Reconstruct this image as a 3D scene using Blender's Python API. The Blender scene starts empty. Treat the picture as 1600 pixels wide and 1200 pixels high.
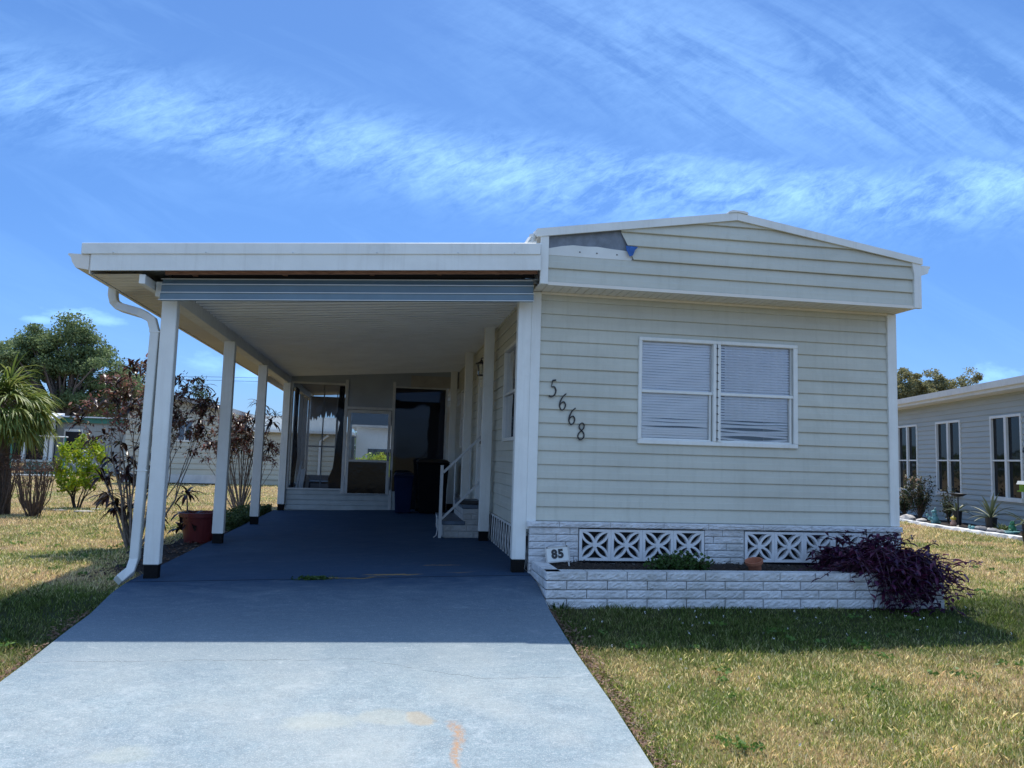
import bpy, bmesh, math, random
import numpy as np
from mathutils import Vector, Matrix
random.seed(7); RNG = np.random.default_rng(11)
R = math.radians
scn = bpy.context.scene
COL = scn.collection
# ------------------------------------------------------------------ camera
CAM = np.array([-1.3263, -7.0371, 1.1086]); YAW, PITCH, ROLL, FPX = .1559, .0952, .0296, 1202.69
def _basis():
    cy, sy = math.cos(YAW), math.sin(YAW)
    f = np.array([sy*math.cos(PITCH), cy*math.cos(PITCH), math.sin(PITCH)])
    r0 = np.array([cy, -sy, 0]); u0 = np.cross(r0, f)
    return math.cos(ROLL)*r0+math.sin(ROLL)*u0, -math.sin(ROLL)*r0+math.cos(ROLL)*u0, f
CR, CU, CF = _basis()
def ray(x, y): return CF*FPX+CR*(x-800)-CU*(y-600)
def at(x, y, ax, val):                       # where the sight line of a photo pixel meets a real plane
    d = ray(x, y); t = (val-CAM[ax])/d[ax]; return CAM+t*d
cd = bpy.data.cameras.new('camera'); cam = bpy.data.objects.new('camera', cd); COL.objects.link(cam)
cd.sensor_fit = 'HORIZONTAL'; cd.sensor_width = 36; cd.lens = FPX*36/1600; cd.clip_start = .05; cd.clip_end = 3000
M = Matrix(((CR[0], CU[0], -CF[0], CAM[0]), (CR[1], CU[1], -CF[1], CAM[1]), (CR[2], CU[2], -CF[2], CAM[2]), (0, 0, 0, 1)))
cam.matrix_world = M
scn.camera = cam
# ------------------------------------------------------------------ light
SD = Vector((.07, .386, 1)).normalized()     # towards the sun
SUN_EL = math.asin(SD.z); SUN_AZ = math.atan2(SD.x, SD.y)
scn.view_settings.view_transform = 'Standard'; scn.view_settings.look = 'None'
scn.view_settings.exposure = 0.5; scn.view_settings.gamma = 1; scn.view_settings.use_curve_mapping = False
sl = bpy.data.lights.new('sun', 'SUN'); sl.energy = 3.7; sl.angle = R(.5); sl.color = (1, .95, .86)
sun = bpy.data.objects.new('sun', sl); COL.objects.link(sun)
sun.rotation_euler = SD.to_track_quat('Z', 'Y').to_euler(); sun.location = (0, 0, 30)

class NT:                                     # small node-tree writer
    def __init__(s, tree): s.t = tree; s.n = tree.nodes; s.l = tree.links
    def new(s, kind, **kw):
        n = s.n.new(kind)
        for k, v in kw.items():
            if k.startswith('_'): setattr(n, k[1:], v)
            else: s.put(n.inputs[k.replace('__', ' ')], v)
        return n
    def put(s, sock, v):
        if hasattr(v, 'is_linked') or hasattr(v, 'links'): s.l.new(v, sock)
        else:
            if isinstance(v, (tuple, list)) and len(v) == 3 and sock.type == 'RGBA': v = (*v, 1)
            sock.default_value = v
    def math(s, op, a, b=0.0, c=0.0, clamp=False):
        n = s.n.new('ShaderNodeMath'); n.operation = op; n.use_clamp = clamp
        s.put(n.inputs[0], a); s.put(n.inputs[1], b); s.put(n.inputs[2], c); return n.outputs[0]
    def mix(s, f, a, b, mode='MIX'):
        n = s.n.new('ShaderNodeMix'); n.data_type = 'RGBA'; n.blend_type = mode
        s.put(n.inputs['Factor'], f)
        s.put(n.inputs[6], a); s.put(n.inputs[7], b); return n.outputs[2]
    def rng(s, v, a, b, c=0.0, d=1.0, smooth=False):
        n = s.n.new('ShaderNodeMapRange'); n.clamp = True
        if smooth: n.interpolation_type = 'SMOOTHSTEP'
        s.put(n.inputs['Value'], v)
        for k, x in zip(('From Min', 'From Max', 'To Min', 'To Max'), (a, b, c, d)): s.put(n.inputs[k], x)
        return n.outputs['Result']
    def noise(s, vec, scale, detail=4, rough=.55, dist=0.0, col=False):
        n = s.n.new('ShaderNodeTexNoise'); s.put(n.inputs['Vector'], vec)
        s.put(n.inputs['Scale'], scale); s.put(n.inputs['Detail'], detail); s.put(n.inputs['Roughness'], rough); s.put(n.inputs['Distortion'], dist)
        return n.outputs['Color' if col else 'Fac']
    def xyz(s, v):
        n = s.n.new('ShaderNodeSeparateXYZ'); s.put(n.inputs[0], v); return n.outputs
    def comb(s, x, y, z=0.0):
        n = s.n.new('ShaderNodeCombineXYZ'); s.put(n.inputs[0], x); s.put(n.inputs[1], y); s.put(n.inputs[2], z); return n.outputs[0]

wd = bpy.data.worlds.new('World'); scn.world = wd; wd.use_nodes = True
w = NT(wd.node_tree); w.n.clear()
sky = w.n.new('ShaderNodeTexSky'); sky.sky_type = 'NISHITA'; sky.sun_disc = False
sky.sun_elevation = SUN_EL; sky.sun_rotation = SUN_AZ; sky.altitude = 0; sky.air_density = 1.0; sky.dust_density = .6; sky.ozone_density = 2.2
hs = w.new('ShaderNodeHueSaturation', Hue=.494, Saturation=1.10, Value=1.0); w.l.new(sky.outputs[0], hs.inputs['Color'])
tc = w.n.new('ShaderNodeTexCoord'); gx, gy, gz = w.xyz(tc.outputs['Generated'])
# cirrus: written on a plane far overhead to the south (direction space u = x/y, v = z/y)
yy = w.math('MAXIMUM', gy, .05); u = w.math('DIVIDE', gx, yy); v = w.math('DIVIDE', gz, yy)
front = w.rng(gy, .05, .25)
uv = w.comb(u, v)
warp = w.noise(uv, 1.6, 3, .5)
def streak(angle, sc, stretch, seed, rough=.62, dist=.6):
    mp = w.n.new('ShaderNodeMapping'); w.l.new(uv, mp.inputs[0]); mp.inputs['Rotation'].default_value = (0, 0, R(angle))
    mp2 = w.n.new('ShaderNodeMapping'); w.l.new(mp.outputs[0], mp2.inputs[0]); mp2.inputs['Scale'].default_value = (1, stretch, 1); mp2.inputs['Location'].default_value = (seed, seed*.7, 0)
    return w.noise(mp2.outputs[0], sc, 9, rough, dist)
def band(pts, width, pw=1.0):                 # soft band along a bent line through (u,v) points
    (x0, y0), (x1, y1), (x2, y2) = pts
    A = np.linalg.solve(np.array([[x*x, x, 1] for x, _ in pts]), np.array([y for _, y in pts]))
    cv = w.math('ADD', w.math('ADD', w.math('MULTIPLY', w.math('MULTIPLY', u, u), float(A[0])), w.math('MULTIPLY', u, float(A[1]))), float(A[2]))
    d = w.math('SUBTRACT', v, cv); d = w.math('ADD', d, w.math('MULTIPLY', w.math('SUBTRACT', warp, .5), .10))
    d = w.math('DIVIDE', d, width); return w.math('POWER', 2.718, w.math('MULTIPLY', w.math('MULTIPLY', d, d), -1.0))
def puv(x, y): d = ray(x, y); return (d[0]/d[1], d[2]/d[1])
b1 = band([puv(60, 140), puv(700, 262), puv(1560, 300)], .055)
b1b = band([puv(60, 140), puv(700, 262), puv(1560, 300)], .025)
b2 = band([puv(800, 40), puv(1200, 120), puv(1600, 200)], .13)
fin = streak(-12, 7, 2.2, 3.1); fin2 = streak(24, 3.2, 4.5, 8.3); fine = streak(-30, 26, 3.0, 5.5, .75, .5)
m1 = w.math('MULTIPLY', b1, w.rng(w.math('ADD', w.math('MULTIPLY', fin, .55), w.math('MULTIPLY', fine, .45)), .40, .62))
m1 = w.math('MULTIPLY', m1, w.rng(u, -.75, .25, .40, .92))
right = w.rng(u, -.05, .3)
m2 = w.math('MULTIPLY', w.math('MULTIPLY', b2, right), w.rng(w.math('ADD', w.math('MULTIPLY', fin2, .75), w.math('MULTIPLY', fine, .25)), .40, .72))
m3 = w.math('MULTIPLY', w.rng(fin2, .50, .8), .16)
# small cumulus low over the trees on the left
hz = w.math('MULTIPLY', w.math('SUBTRACT', v, .15), 1.0)
low = w.math('POWER', 2.718, w.math('MULTIPLY', w.math('POWER', w.math('DIVIDE', w.math('SUBTRACT', v, .165), .035), 2.0), -1.0))
mpc = w.n.new('ShaderNodeMapping'); w.l.new(uv, mpc.inputs[0]); mpc.inputs['Scale'].default_value = (1, 2.4, 1); mpc.inputs['Location'].default_value = (2.35, .4, 0)
cn = w.noise(mpc.outputs[0], 13, 8, .62); cum = None
for (px_, py_, ru, rv) in ((118, 492, .050, .013), (160, 500, .030, .009), (330, 566, .040, .018), (385, 585, .03, .012), (60, 500, .03, .008), (1560, 590, .07, .022)):
    q = puv(px_, py_); du = w.math('DIVIDE', w.math('SUBTRACT', u, float(q[0])), ru); dv = w.math('DIVIDE', w.math('SUBTRACT', v, float(q[1])), rv)
    gq = w.math('POWER', 2.718, w.math('MULTIPLY', w.math('ADD', w.math('MULTIPLY', du, du), w.math('MULTIPLY', dv, dv)), -1.0))
    cum = gq if cum is None else w.math('MAXIMUM', cum, gq)
cum = w.math('MULTIPLY', w.rng(w.math('ADD', cum, w.math('MULTIPLY', w.math('SUBTRACT', cn, .5), 2.2)), .45, 1.0), w.rng(cum, .12, .4))
lowhaze = w.math('MULTIPLY', w.rng(v, .22, .02), .16)
cl = w.math('MAXIMUM', w.math('MAXIMUM', m1, w.math('MULTIPLY', m2, .62)), w.math('MAXIMUM', m3, cum))
cl = w.math('MULTIPLY', w.math('ADD', w.math('MULTIPLY', cl, .85), lowhaze), front, clamp=True)
ccol = w.mix(cl, hs.outputs[0], (6.6, 8.8, 10.4))
fill_veil = w.math('MULTIPLY', w.rng(gy, .05, -.35), w.rng(w.noise(tc.outputs['Generated'], 2.2, 5, .6), .3, .65, .25, .9)); fill_veil = w.math('MULTIPLY', fill_veil, w.rng(gz, -.02, .06))
ccol = w.mix(fill_veil, ccol, (7.4, 8.2, 9.2))   # unseen bright cloud added behind the camera to lift the shaded front
tintf = w.rng(gz, .0, .42)
ccol = w.mix(1.0, ccol, w.mix(tintf, (.47, .71, 1.20), (.68, .91, 1.27)), 'MULTIPLY')
bg = w.new('ShaderNodeBackground', Color=ccol, Strength=.088); wo = w.n.new('ShaderNodeOutputWorld'); w.l.new(bg.outputs[0], wo.inputs[0])

# ------------------------------------------------------------------ helpers
def mat(name, col, rough=.6, var=.12, scale=4, bump=0.0, bscale=60, metal=0.0, col2=None, island=0.0, stretch=None, spec=.5, dirt=0.0, dirtcol=(.12, .1, .07), trans=0.0, vstreak=0.0):
    m = bpy.data.materials.new(name); m.use_nodes = True; t = NT(m.node_tree); t.n.clear()
    out = t.n.new('ShaderNodeOutputMaterial'); b = t.n.new('ShaderNodeBsdfPrincipled'); t.l.new(b.outputs[0], out.inputs[0])
    tc = t.n.new('ShaderNodeTexCoord'); vec = tc.outputs['Object']
    if stretch:
        mp = t.n.new('ShaderNodeMapping'); mp.inputs['Scale'].default_value = stretch; t.l.new(vec, mp.inputs[0]); vec = mp.outputs[0]
    n = t.noise(vec, scale, 6, .6)
    c2 = col2 or tuple(max(0, c*(1-2*var)) for c in col)
    c1 = col if col2 else tuple(min(1, c*(1+var*.6)) for c in col)
    c = t.mix(t.rng(n, .3, .7), c2, c1)
    if island:
        g = t.n.new('ShaderNodeNewGeometry'); rp = g.outputs['Random Per Island']
        c = t.mix(1.0, c, t.mix(rp, (1-island,)*3, (1+island,)*3), 'MULTIPLY')
    if dirt:
        dn = t.noise(tc.outputs['Object'], 1.7, 8, .7, 1.0); c = t.mix(t.math('MULTIPLY', t.rng(dn, .48, .75), dirt), c, dirtcol)
    if vstreak:
        mq = t.n.new('ShaderNodeMapping'); mq.inputs['Scale'].default_value = (9, 9, .55); t.l.new(tc.outputs['Object'], mq.inputs[0])
        sn = t.noise(mq.outputs[0], 1.6, 7, .7, .2); c = t.mix(t.math('MULTIPLY', t.rng(sn, .50, .78), vstreak), c, dirtcol)
    t.l.new(c, b.inputs['Base Color']); b.inputs['Roughness'].default_value = rough; b.inputs['Metallic'].default_value = metal
    b.inputs['Specular IOR Level'].default_value = spec
    if bump:
        bn = t.noise(tc.outputs['Object'], bscale, 5, .6); bp = t.new('ShaderNodeBump', Strength=bump, Distance=.01, Height=bn); t.l.new(bp.outputs[0], b.inputs['Normal'])
    if trans:
        tr = t.n.new('ShaderNodeBsdfTranslucent'); t.l.new(c, tr.inputs[0]); ms = t.n.new('ShaderNodeMixShader'); ms.inputs[0].default_value = trans
        t.l.new(b.outputs[0], ms.inputs[1]); t.l.new(tr.outputs[0], ms.inputs[2]); t.l.new(ms.outputs[0], out.inputs[0])
    return m
def leafmat(name, cols, rough=.5, trans=.3, spec=.4):
    m = bpy.data.materials.new(name); m.use_nodes = True; t = NT(m.node_tree); t.n.clear()
    out = t.n.new('ShaderNodeOutputMaterial'); b = t.n.new('ShaderNodeBsdfPrincipled')
    g = t.n.new('ShaderNodeNewGeometry'); cr = t.n.new('ShaderNodeValToRGB'); t.l.new(g.outputs['Random Per Island'], cr.inputs[0])
    e = cr.color_ramp.elements
    for i, c in enumerate(cols):
        p = i/(len(cols)-1)
        if i < 2: e[i].position = p; e[i].color = (*c, 1)
        else: k = e.new(p); k.color = (*c, 1)
    e[0].position = 0; 
    if len(cols) > 2: e[1].position = 1/(len(cols)-1)
    t.l.new(cr.outputs[0], b.inputs['Base Color']); b.inputs['Roughness'].default_value = rough; b.inputs['Specular IOR Level'].default_value = spec
    tr = t.n.new('ShaderNodeBsdfTranslucent'); t.l.new(cr.outputs[0], tr.inputs[0])
    ms = t.n.new('ShaderNodeMixShader'); ms.inputs[0].default_value = trans
    t.l.new(b.outputs[0], ms.inputs[1]); t.l.new(tr.outputs[0], ms.inputs[2]); t.l.new(ms.outputs[0], out.inputs[0]); return m
def glassmat(name, tint=(.9, .95, .95), refl=1.0, dens=.15, dark=(.01, .012, .015)):
    m = bpy.data.materials.new(name); m.use_nodes = True; t = NT(m.node_tree); t.n.clear()
    out = t.n.new('ShaderNodeOutputMaterial'); tr = t.new('ShaderNodeBsdfTransparent', Color=tint); gl = t.new('ShaderNodeBsdfGlossy', Color=(.95, .97, 1), Roughness=.03)
    d = t.new('ShaderNodeBsdfDiffuse', Color=dark); mm = t.n.new('ShaderNodeMixShader'); mm.inputs[0].default_value = dens
    t.l.new(tr.outputs[0], mm.inputs[1]); t.l.new(d.outputs[0], mm.inputs[2])
    fr = t.new('ShaderNodeFresnel', IOR=1.5); f = t.math('MULTIPLY', fr.outputs[0], 1.7*refl, clamp=True)
    tc = t.n.new('ShaderNodeTexCoord'); bp = t.new('ShaderNodeBump', Strength=.15, Distance=.02, Height=t.noise(tc.outputs['Object'], 1.6, 2, .5)); t.l.new(bp.outputs[0], gl.inputs['Normal'])
    ms = t.n.new('ShaderNodeMixShader'); t.l.new(f, ms.inputs[0]); t.l.new(mm.outputs[0], ms.inputs[1]); t.l.new(gl.outputs[0], ms.inputs[2]); t.l.new(ms.outputs[0], out.inputs[0]); return m

class MB:                                     # collects shapes, links them as ONE mesh object
    def __init__(s): s.v = []; s.f = []
    def add(s, vs, fs):
        o = len(s.v); s.v += [tuple(map(float, p)) for p in vs]; s.f += [tuple(i+o for i in f) for f in fs]; return s
    def box(s, x0, x1, y0, y1, z0, z1, rot=None, piv=(0, 0, 0)):
        x0, x1 = sorted((x0, x1)); y0, y1 = sorted((y0, y1)); z0, z1 = sorted((z0, z1))
        vs = [Vector((x, y, z)) for z in (z0, z1) for x, y in ((x0, y0), (x1, y0), (x1, y1), (x0, y1))]
        if rot: p = Vector(piv); vs = [rot @ (q-p)+p for q in vs]
        return s.add(vs, [(0, 3, 2, 1), (4, 5, 6, 7), (0, 1, 5, 4), (1, 2, 6, 5), (2, 3, 7, 6), (3, 0, 4, 7)])
    def hexa(s, bot, top):                    # bottom 4 and top 4 corners
        return s.add(list(bot)+list(top), [(0, 3, 2, 1), (4, 5, 6, 7), (0, 1, 5, 4), (1, 2, 6, 5), (2, 3, 7, 6), (3, 0, 4, 7)])
    def bar(s, a, b, wx, wy, up=(0, 0, 1)):   # rectangular bar a to b
        a, b = Vector(a), Vector(b); d = (b-a).normalized(); x = d.cross(Vector(up))
        if x.length < 1e-4: x = d.cross(Vector((0, 1, 0)))
        x.normalize(); y = x.cross(d)
        q = [x*i*wx/2+y*j*wy/2 for i, j in ((-1, -1), (1, -1), (1, 1), (-1, 1))]
        return s.hexa([a+p for p in q], [b+p for p in q])
    def tube(s, pts, rad, n=8, cap=True):
        pts = [Vector(p) for p in pts]; rad = rad if isinstance(rad, (list, tuple)) else [rad]*len(pts)
        o = len(s.v); x = None
        for i, p in enumerate(pts):
            d = (pts[min(i+1, len(pts)-1)]-pts[max(i-1, 0)]).normalized()
            if x is None: x = d.orthogonal().normalized()
            else:
                x = (x-d*x.dot(d)); x = x.normalized() if x.length > 1e-6 else d.orthogonal().normalized()
            y = d.cross(x)
            for k in range(n):
                a = 2*math.pi*k/n; s.v.append(tuple(p+(x*math.cos(a)+y*math.sin(a))*rad[i]))
        for i in range(len(pts)-1):
            for k in range(n):
                k2 = (k+1) % n; s.f.append((o+i*n+k, o+i*n+k2, o+(i+1)*n+k2, o+(i+1)*n+k))
        if cap: s.f.append(tuple(o+k for k in reversed(range(n)))); s.f.append(tuple(o+(len(pts)-1)*n+k for k in range(n)))
        return s
    def sweep(s, pts, prof, up):              # profile [(a,b)..] swept; frame x = d x up
        pts = [Vector(p) for p in pts]; o = len(s.v); n = len(prof); up = Vector(up)
        for i, p in enumerate(pts):
            d = (pts[min(i+1, len(pts)-1)]-pts[max(i-1, 0)]).normalized(); x = d.cross(up).normalized(); y = x.cross(d)
            for a, b in prof: s.v.append(tuple(p+x*a+y*b))
        for i in range(len(pts)-1):
            for k in range(n): k2 = (k+1) % n; s.f.append((o+i*n+k, o+i*n+k2, o+(i+1)*n+k2, o+(i+1)*n+k))
        s.f.append(tuple(o+k for k in reversed(range(n)))); s.f.append(tuple(o+(len(pts)-1)*n+k for k in range(n))); return s
    def lathe(s, c, prof, n=24):              # prof [(r,z)..] around the vertical through c
        o = len(s.v)
        for r, z in prof:
            for k in range(n): a = 2*math.pi*k/n; s.v.append((c[0]+r*math.cos(a), c[1]+r*math.sin(a), c[2]+z))
        for i in range(len(prof)-1):
            for k in range(n): k2 = (k+1) % n; s.f.append((o+i*n+k, o+i*n+k2, o+(i+1)*n+k2, o+(i+1)*n+k))
        return s
    def ball(s, c, r, n=10, squash=(1, 1, 1), jit=0):
        o = len(s.v); mrow = n//2+1
        for i in range(mrow):
            t = math.pi*i/(mrow-1)
            for k in range(n):
                a = 2*math.pi*k/n; q = 1+random.uniform(-jit, jit)
                s.v.append((c[0]+r*squash[0]*q*math.sin(t)*math.cos(a), c[1]+r*squash[1]*q*math.sin(t)*math.sin(a), c[2]+r*squash[2]*q*math.cos(t)))
        for i in range(mrow-1):
            for k in range(n): k2 = (k+1) % n; s.f.append((o+i*n+k, o+(i+1)*n+k, o+(i+1)*n+k2, o+i*n+k2))
        return s
    def prism(s, poly, y0, y1):               # polygon in (x,z) extruded along y
        n = len(poly); return s.add([(x, y0, z) for x, z in poly]+[(x, y1, z) for x, z in poly],
            [tuple(range(n)), tuple(reversed(range(n, 2*n)))]+[(i, i+n, (i+1) % n+n, (i+1) % n) for i in range(n)])
    def build(s, name, m, parent=None, smooth=False, bevel=0.0, kind=None):
        me = bpy.data.meshes.new(name); me.from_pydata(s.v, [], s.f); me.validate()
        if bevel or not smooth:
            pass
        bm = bmesh.new(); bm.from_mesh(me)
        if len(s.f) < 60000: bmesh.ops.recalc_face_normals(bm, faces=bm.faces)
        if bevel:
            ed = [e for e in bm.edges if len(e.link_faces) == 2 and e.calc_face_angle(0) > .6]
            if ed: bmesh.ops.bevel(bm, geom=ed, offset=bevel, segments=1, affect='EDGES')
        bm.to_mesh(me); bm.free()
        if smooth: me.polygons.foreach_set('use_smooth', [True]*len(me.polygons))
        me.materials.append(m); o = bpy.data.objects.new(name, me); COL.objects.link(o)
        if parent: o.parent = parent; o.matrix_parent_inverse = Matrix.Translation(-Vector(WORLD.get(parent.name, parent.location)))
        if kind: o['kind'] = kind
        return o
WORLD = {}
def wpos(o):
    p = Vector(o.location); q = o.parent
    while q: p = p+Vector(q.location); q = q.parent
    return p
def tag(o, label=None, cat=None, group=None, kind=None):
    if label: o['label'] = label
    if cat: o['category'] = cat
    if group: o['group'] = group
    if kind: o['kind'] = kind
    return o
def thing(name, label, cat, loc=(0, 0, 0), group=None):
    o = bpy.data.objects.new(name, None); COL.objects.link(o); o.location = loc; o.empty_display_size = .1; WORLD[o.name] = Vector(loc)
    return tag(o, label, cat, group)
def npmesh(name, V, F, m, parent=None, smooth=False):   # V (n,3), F (m,k)
    me = bpy.data.meshes.new(name); V = np.asarray(V, np.float32); F = np.asarray(F, np.int32)
    me.vertices.add(len(V)); me.vertices.foreach_set('co', V.ravel()); k = F.shape[1]
    me.loops.add(F.size); me.loops.foreach_set('vertex_index', F.ravel()); me.polygons.add(len(F))
    me.polygons.foreach_set('loop_start', np.arange(0, F.size, k, dtype=np.int32)); me.polygons.foreach_set('loop_total', np.full(len(F), k, np.int32))
    me.update(calc_edges=True); me.validate()
    if smooth: me.polygons.foreach_set('use_smooth', [True]*len(F))
    me.materials.append(m); o = bpy.data.objects.new(name, me); COL.objects.link(o)
    if parent: o.parent = parent; o.matrix_parent_inverse = Matrix.Translation(-Vector(parent.location))
    return o
def sstep(a, b, x):
    t = np.clip((np.asarray(x, float)-a)/(b-a), 0, 1); return t*t*(3-2*t)

# ------------------------------------------------------------------ materials
M_white = mat('white_painted_aluminium', (.77, .78, .74), .45, .04, 3, .06, 60, dirt=.22, dirtcol=(.42, .40, .34), vstreak=.30)
M_white2 = mat('white_trim', (.72, .73, .69), .5, .05, 5, .02, 100, dirt=.1, dirtcol=(.4, .38, .33))
M_siding = mat('sage_vinyl_siding', (.56, .56, .48), .55, .06, 1.3, .05, 180, stretch=(.6, .6, 3), dirt=.30, dirtcol=(.38, .38, .31), vstreak=.45)
M_ceil = mat('ceiling_pan', (.76, .77, .76), .5, .05, 2, 0, dirt=.12, dirtcol=(.35, .33, .28))
M_soffit = mat('cream_soffit', (.74, .70, .62), .55, .04, 3)
M_awn = mat('blue_grey_awning', (.15, .23, .29), .4, .08, 3, 0, dirt=.15, dirtcol=(.2, .22, .22))
M_lip = mat('awning_edge', (.62, .66, .68), .4, .05, 3)
M_wood = mat('bare_wood', (.32, .17, .11), .8, .3, 12, .3, 40, stretch=(1, 8, 8))
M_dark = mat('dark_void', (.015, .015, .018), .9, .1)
M_foil = mat('grey_house_wrap', (.20, .23, .27), .5, .2, 9, .4, 12)
M_tape = mat('blue_tape', (.02, .12, .42), .5, .2, 30, .5, 40)
M_black = mat('black_metal', (.02, .02, .022), .45, .2)
M_foot = mat('black_rubber_base', (.006, .006, .007), .8, .3, 60, .4, 80, col2=(.013, .013, .013), spec=.12)
M_stone = mat('white_painted_splitface', (.66, .67, .68), .75, .12, 9, .9, 38, dirt=.65, dirtcol=(.33, .335, .29), vstreak=.25)
M_blk = mat('white_breeze_block', (.70, .71, .72), .75, .06, 9, .35, 60, dirt=.25, dirtcol=(.4, .4, .37))
M_mulch = mat('dark_mulch', (.035, .024, .018), .95, .5, 25, 1.0, 60, col2=(.012, .009, .008))
M_lattice = mat('white_lattice_weathered', (.66, .66, .64), .65, .1, 7)
M_step = mat('painted_step_brick', (.46, .46, .44), .8, .12, 8, .6, 50, dirt=.3)
M_tread = mat('blue_painted_tread', (.10, .14, .19), .6, .2, 6)
M_rail = mat('white_rail_paint', (.52, .53, .52), .5, .1, 8)
M_glass = glassmat('window_glass', (1, 1, 1), .75, 0.0)
M_glassd = glassmat('dark_window_glass', (.35, .4, .45), 1.1, .55)
M_screen = glassmat('insect_screen', (.80, .82, .84), .12, .16, (.03, .03, .035))
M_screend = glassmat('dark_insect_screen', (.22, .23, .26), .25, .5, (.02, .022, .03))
M_blind = mat('white_blind_slat', (.90, .90, .90), .5, .04, 4)
M_panel = mat('grey_wall_panel', (.30, .33, .36), .6, .08, 2)
M_cloth = mat('black_shade_cloth', (.02, .018, .022), .9, .3, 20)
M_bark = mat('grey_brown_bark', (.16, .13, .11), .9, .3, 14, .8, 40)
M_cane = mat('pale_grey_cane', (.26, .21, .17), .85, .3, 20, .4, 60)
M_terra = mat('terracotta', (.42, .15, .08), .8, .15, 10, .2)
M_redpot = mat('wine_red_plastic', (.16, .025, .025), .4, .1, 4)

# ------------------------------------------------------------------ terrain
DY = [-60, -20, -14, -7, -3.4, -2.7, -1.87, -1.34, -.95, -.5, -.2, 0, 100]; DZ = [-.62, -.60, -.58, -.50, -.335, -.252, -.188, -.133, -.105, -.025, -.004, 0, 0]
def drive_z(x, y):
    return np.interp(y, DY, DZ)+.072*np.clip((np.asarray(x)+3.33)/3.2, 0, 1)*sstep(-1.6, -.1, y)
def lawn_z(x, y):
    x = np.asarray(x, float); y = np.asarray(y, float)
    front = np.interp(y, DY, DZ)-.035
    near = -.115-.10*sstep(2, 12, y)+0*x
    left = np.where(x < -1.5, .05*sstep(6, 1, np.abs(y-2))*sstep(-7, -4, x), 0)
    z = np.minimum(front, near+left)
    return z+.012*np.sin(x*1.3+1)*np.cos(y*1.1)*sstep(.3, 3, np.abs(x+1.7)-1.7)
def grassnodes(t, pos):
    big = t.noise(pos, .55, 5, .6, .3); mid = t.noise(pos, 2.6, 4, .6); tiny = t.noise(pos, 22, 3, .6)
    k = t.math('ADD', t.math('MULTIPLY', big, .55), t.math('ADD', t.math('MULTIPLY', mid, .30), t.math('MULTIPLY', tiny, .15)))
    return k
def grass_material(name, blades):
    m = bpy.data.materials.new(name); m.use_nodes = True; t = NT(m.node_tree); t.n.clear()
    out = t.n.new('ShaderNodeOutputMaterial'); b = t.n.new('ShaderNodeBsdfPrincipled'); b.inputs['Roughness'].default_value = .7; b.inputs['Specular IOR Level'].default_value = .25
    g = t.n.new('ShaderNodeNewGeometry'); k = grassnodes(t, g.outputs['Position'])
    if blades:
        rp = g.outputs['Random Per Island']; k = t.math('ADD', k, t.math('MULTIPLY', t.math('SUBTRACT', rp, .5), .22))
    x, y, z = t.xyz(g.outputs['Position'])
    # greener beside the house with its shade painted in, drier out in the open
    d1 = t.math('ABSOLUTE', t.math('ADD', y, 1.0)); shade_green = t.rng(d1, 1.3, .3, 0.0, .09, True)
    k = t.math('SUBTRACT', k, shade_green); k = t.math('ADD', k, t.math('MULTIPLY', t.rng(y, 4, 9), .045))
    f = t.rng(k, .425, .54)
    c = t.mix(f, (.27, .36, .075), (.90, .74, .38))
    c = t.mix(t.rng(k, .54, .62), c, (.82, .62, .40)); br = t.noise(g.outputs['Position'], 1.9, 6, .7, .5); c = t.mix(t.math('MULTIPLY', t.rng(br, .58, .70), .75), c, (.30, .20, .13))
    c = t.mix(t.math('MULTIPLY', shade_green, 9.0), c, (.085, .13, .03))
    if blades:
        r2 = t.math('FRACT', t.math('MULTIPLY', rp, 37.0)); c = t.mix(t.math('MULTIPLY', t.rng(r2, .84, .92), t.math('SUBTRACT', 1.0, t.math('MULTIPLY', shade_green, 9.5))), c, (.80, .72, .46)); c = t.mix(1.0, c, t.mix(r2, (.45, .45, .42), (1.6, 1.58, 1.5)), 'MULTIPLY')
        tr = t.n.new('ShaderNodeBsdfTranslucent'); t.l.new(c, tr.inputs[0]); ms = t.n.new('ShaderNodeMixShader'); ms.inputs[0].default_value = .45
        t.l.new(c, b.inputs['Base Color']); t.l.new(b.outputs[0], ms.inputs[1]); t.l.new(tr.outputs[0], ms.inputs[2]); t.l.new(ms.outputs[0], out.inputs[0])
    else:
        c = t.mix(1.0, c, (.40, .36, .30), 'MULTIPLY'); c = t.mix(t.rng(t.noise(g.outputs['Position'], 60, 4, .6), .35, .65), t.mix(1.0, c, (.55, .5, .5), 'MULTIPLY'), c)
        bp = t.new('ShaderNodeBump', Strength=.8, Distance=.03, Height=t.noise(g.outputs['Position'], 45, 5, .7)); t.l.new(bp.outputs[0], b.inputs['Normal'])
        t.l.new(c, b.inputs['Base Color']); t.l.new(b.outputs[0], out.inputs[0])
    return m
xs = np.unique(np.concatenate([np.linspace(-900, -40, 16), np.linspace(-40, -8, 30), np.linspace(-8, 12, 90), np.linspace(12, 40, 24), np.linspace(40, 900, 16)]))
ys = np.unique(np.concatenate([np.linspace(-300, -20, 8), np.linspace(-20, -5, 20), np.linspace(-5, 3, 60), np.linspace(3, 30, 50), np.linspace(30, 1500, 18)]))
X, Y = np.meshgrid(xs, ys); Z = lawn_z(X, Y)
under = (X > -3.3) & (X < -.1) & (Y > -14); Z = np.where(under, Z-.08, Z)
nx = len(xs); ii = (np.arange(len(ys)-1)[:, None]*nx+np.arange(nx-1)[None]).ravel()
tag(npmesh('lawn', np.stack([X, Y, Z], -1).reshape(-1, 3), np.stack([ii, ii+1, ii+nx+1, ii+nx], 1), grass_material('lawn_soil', False), smooth=True), kind='structure')

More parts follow.
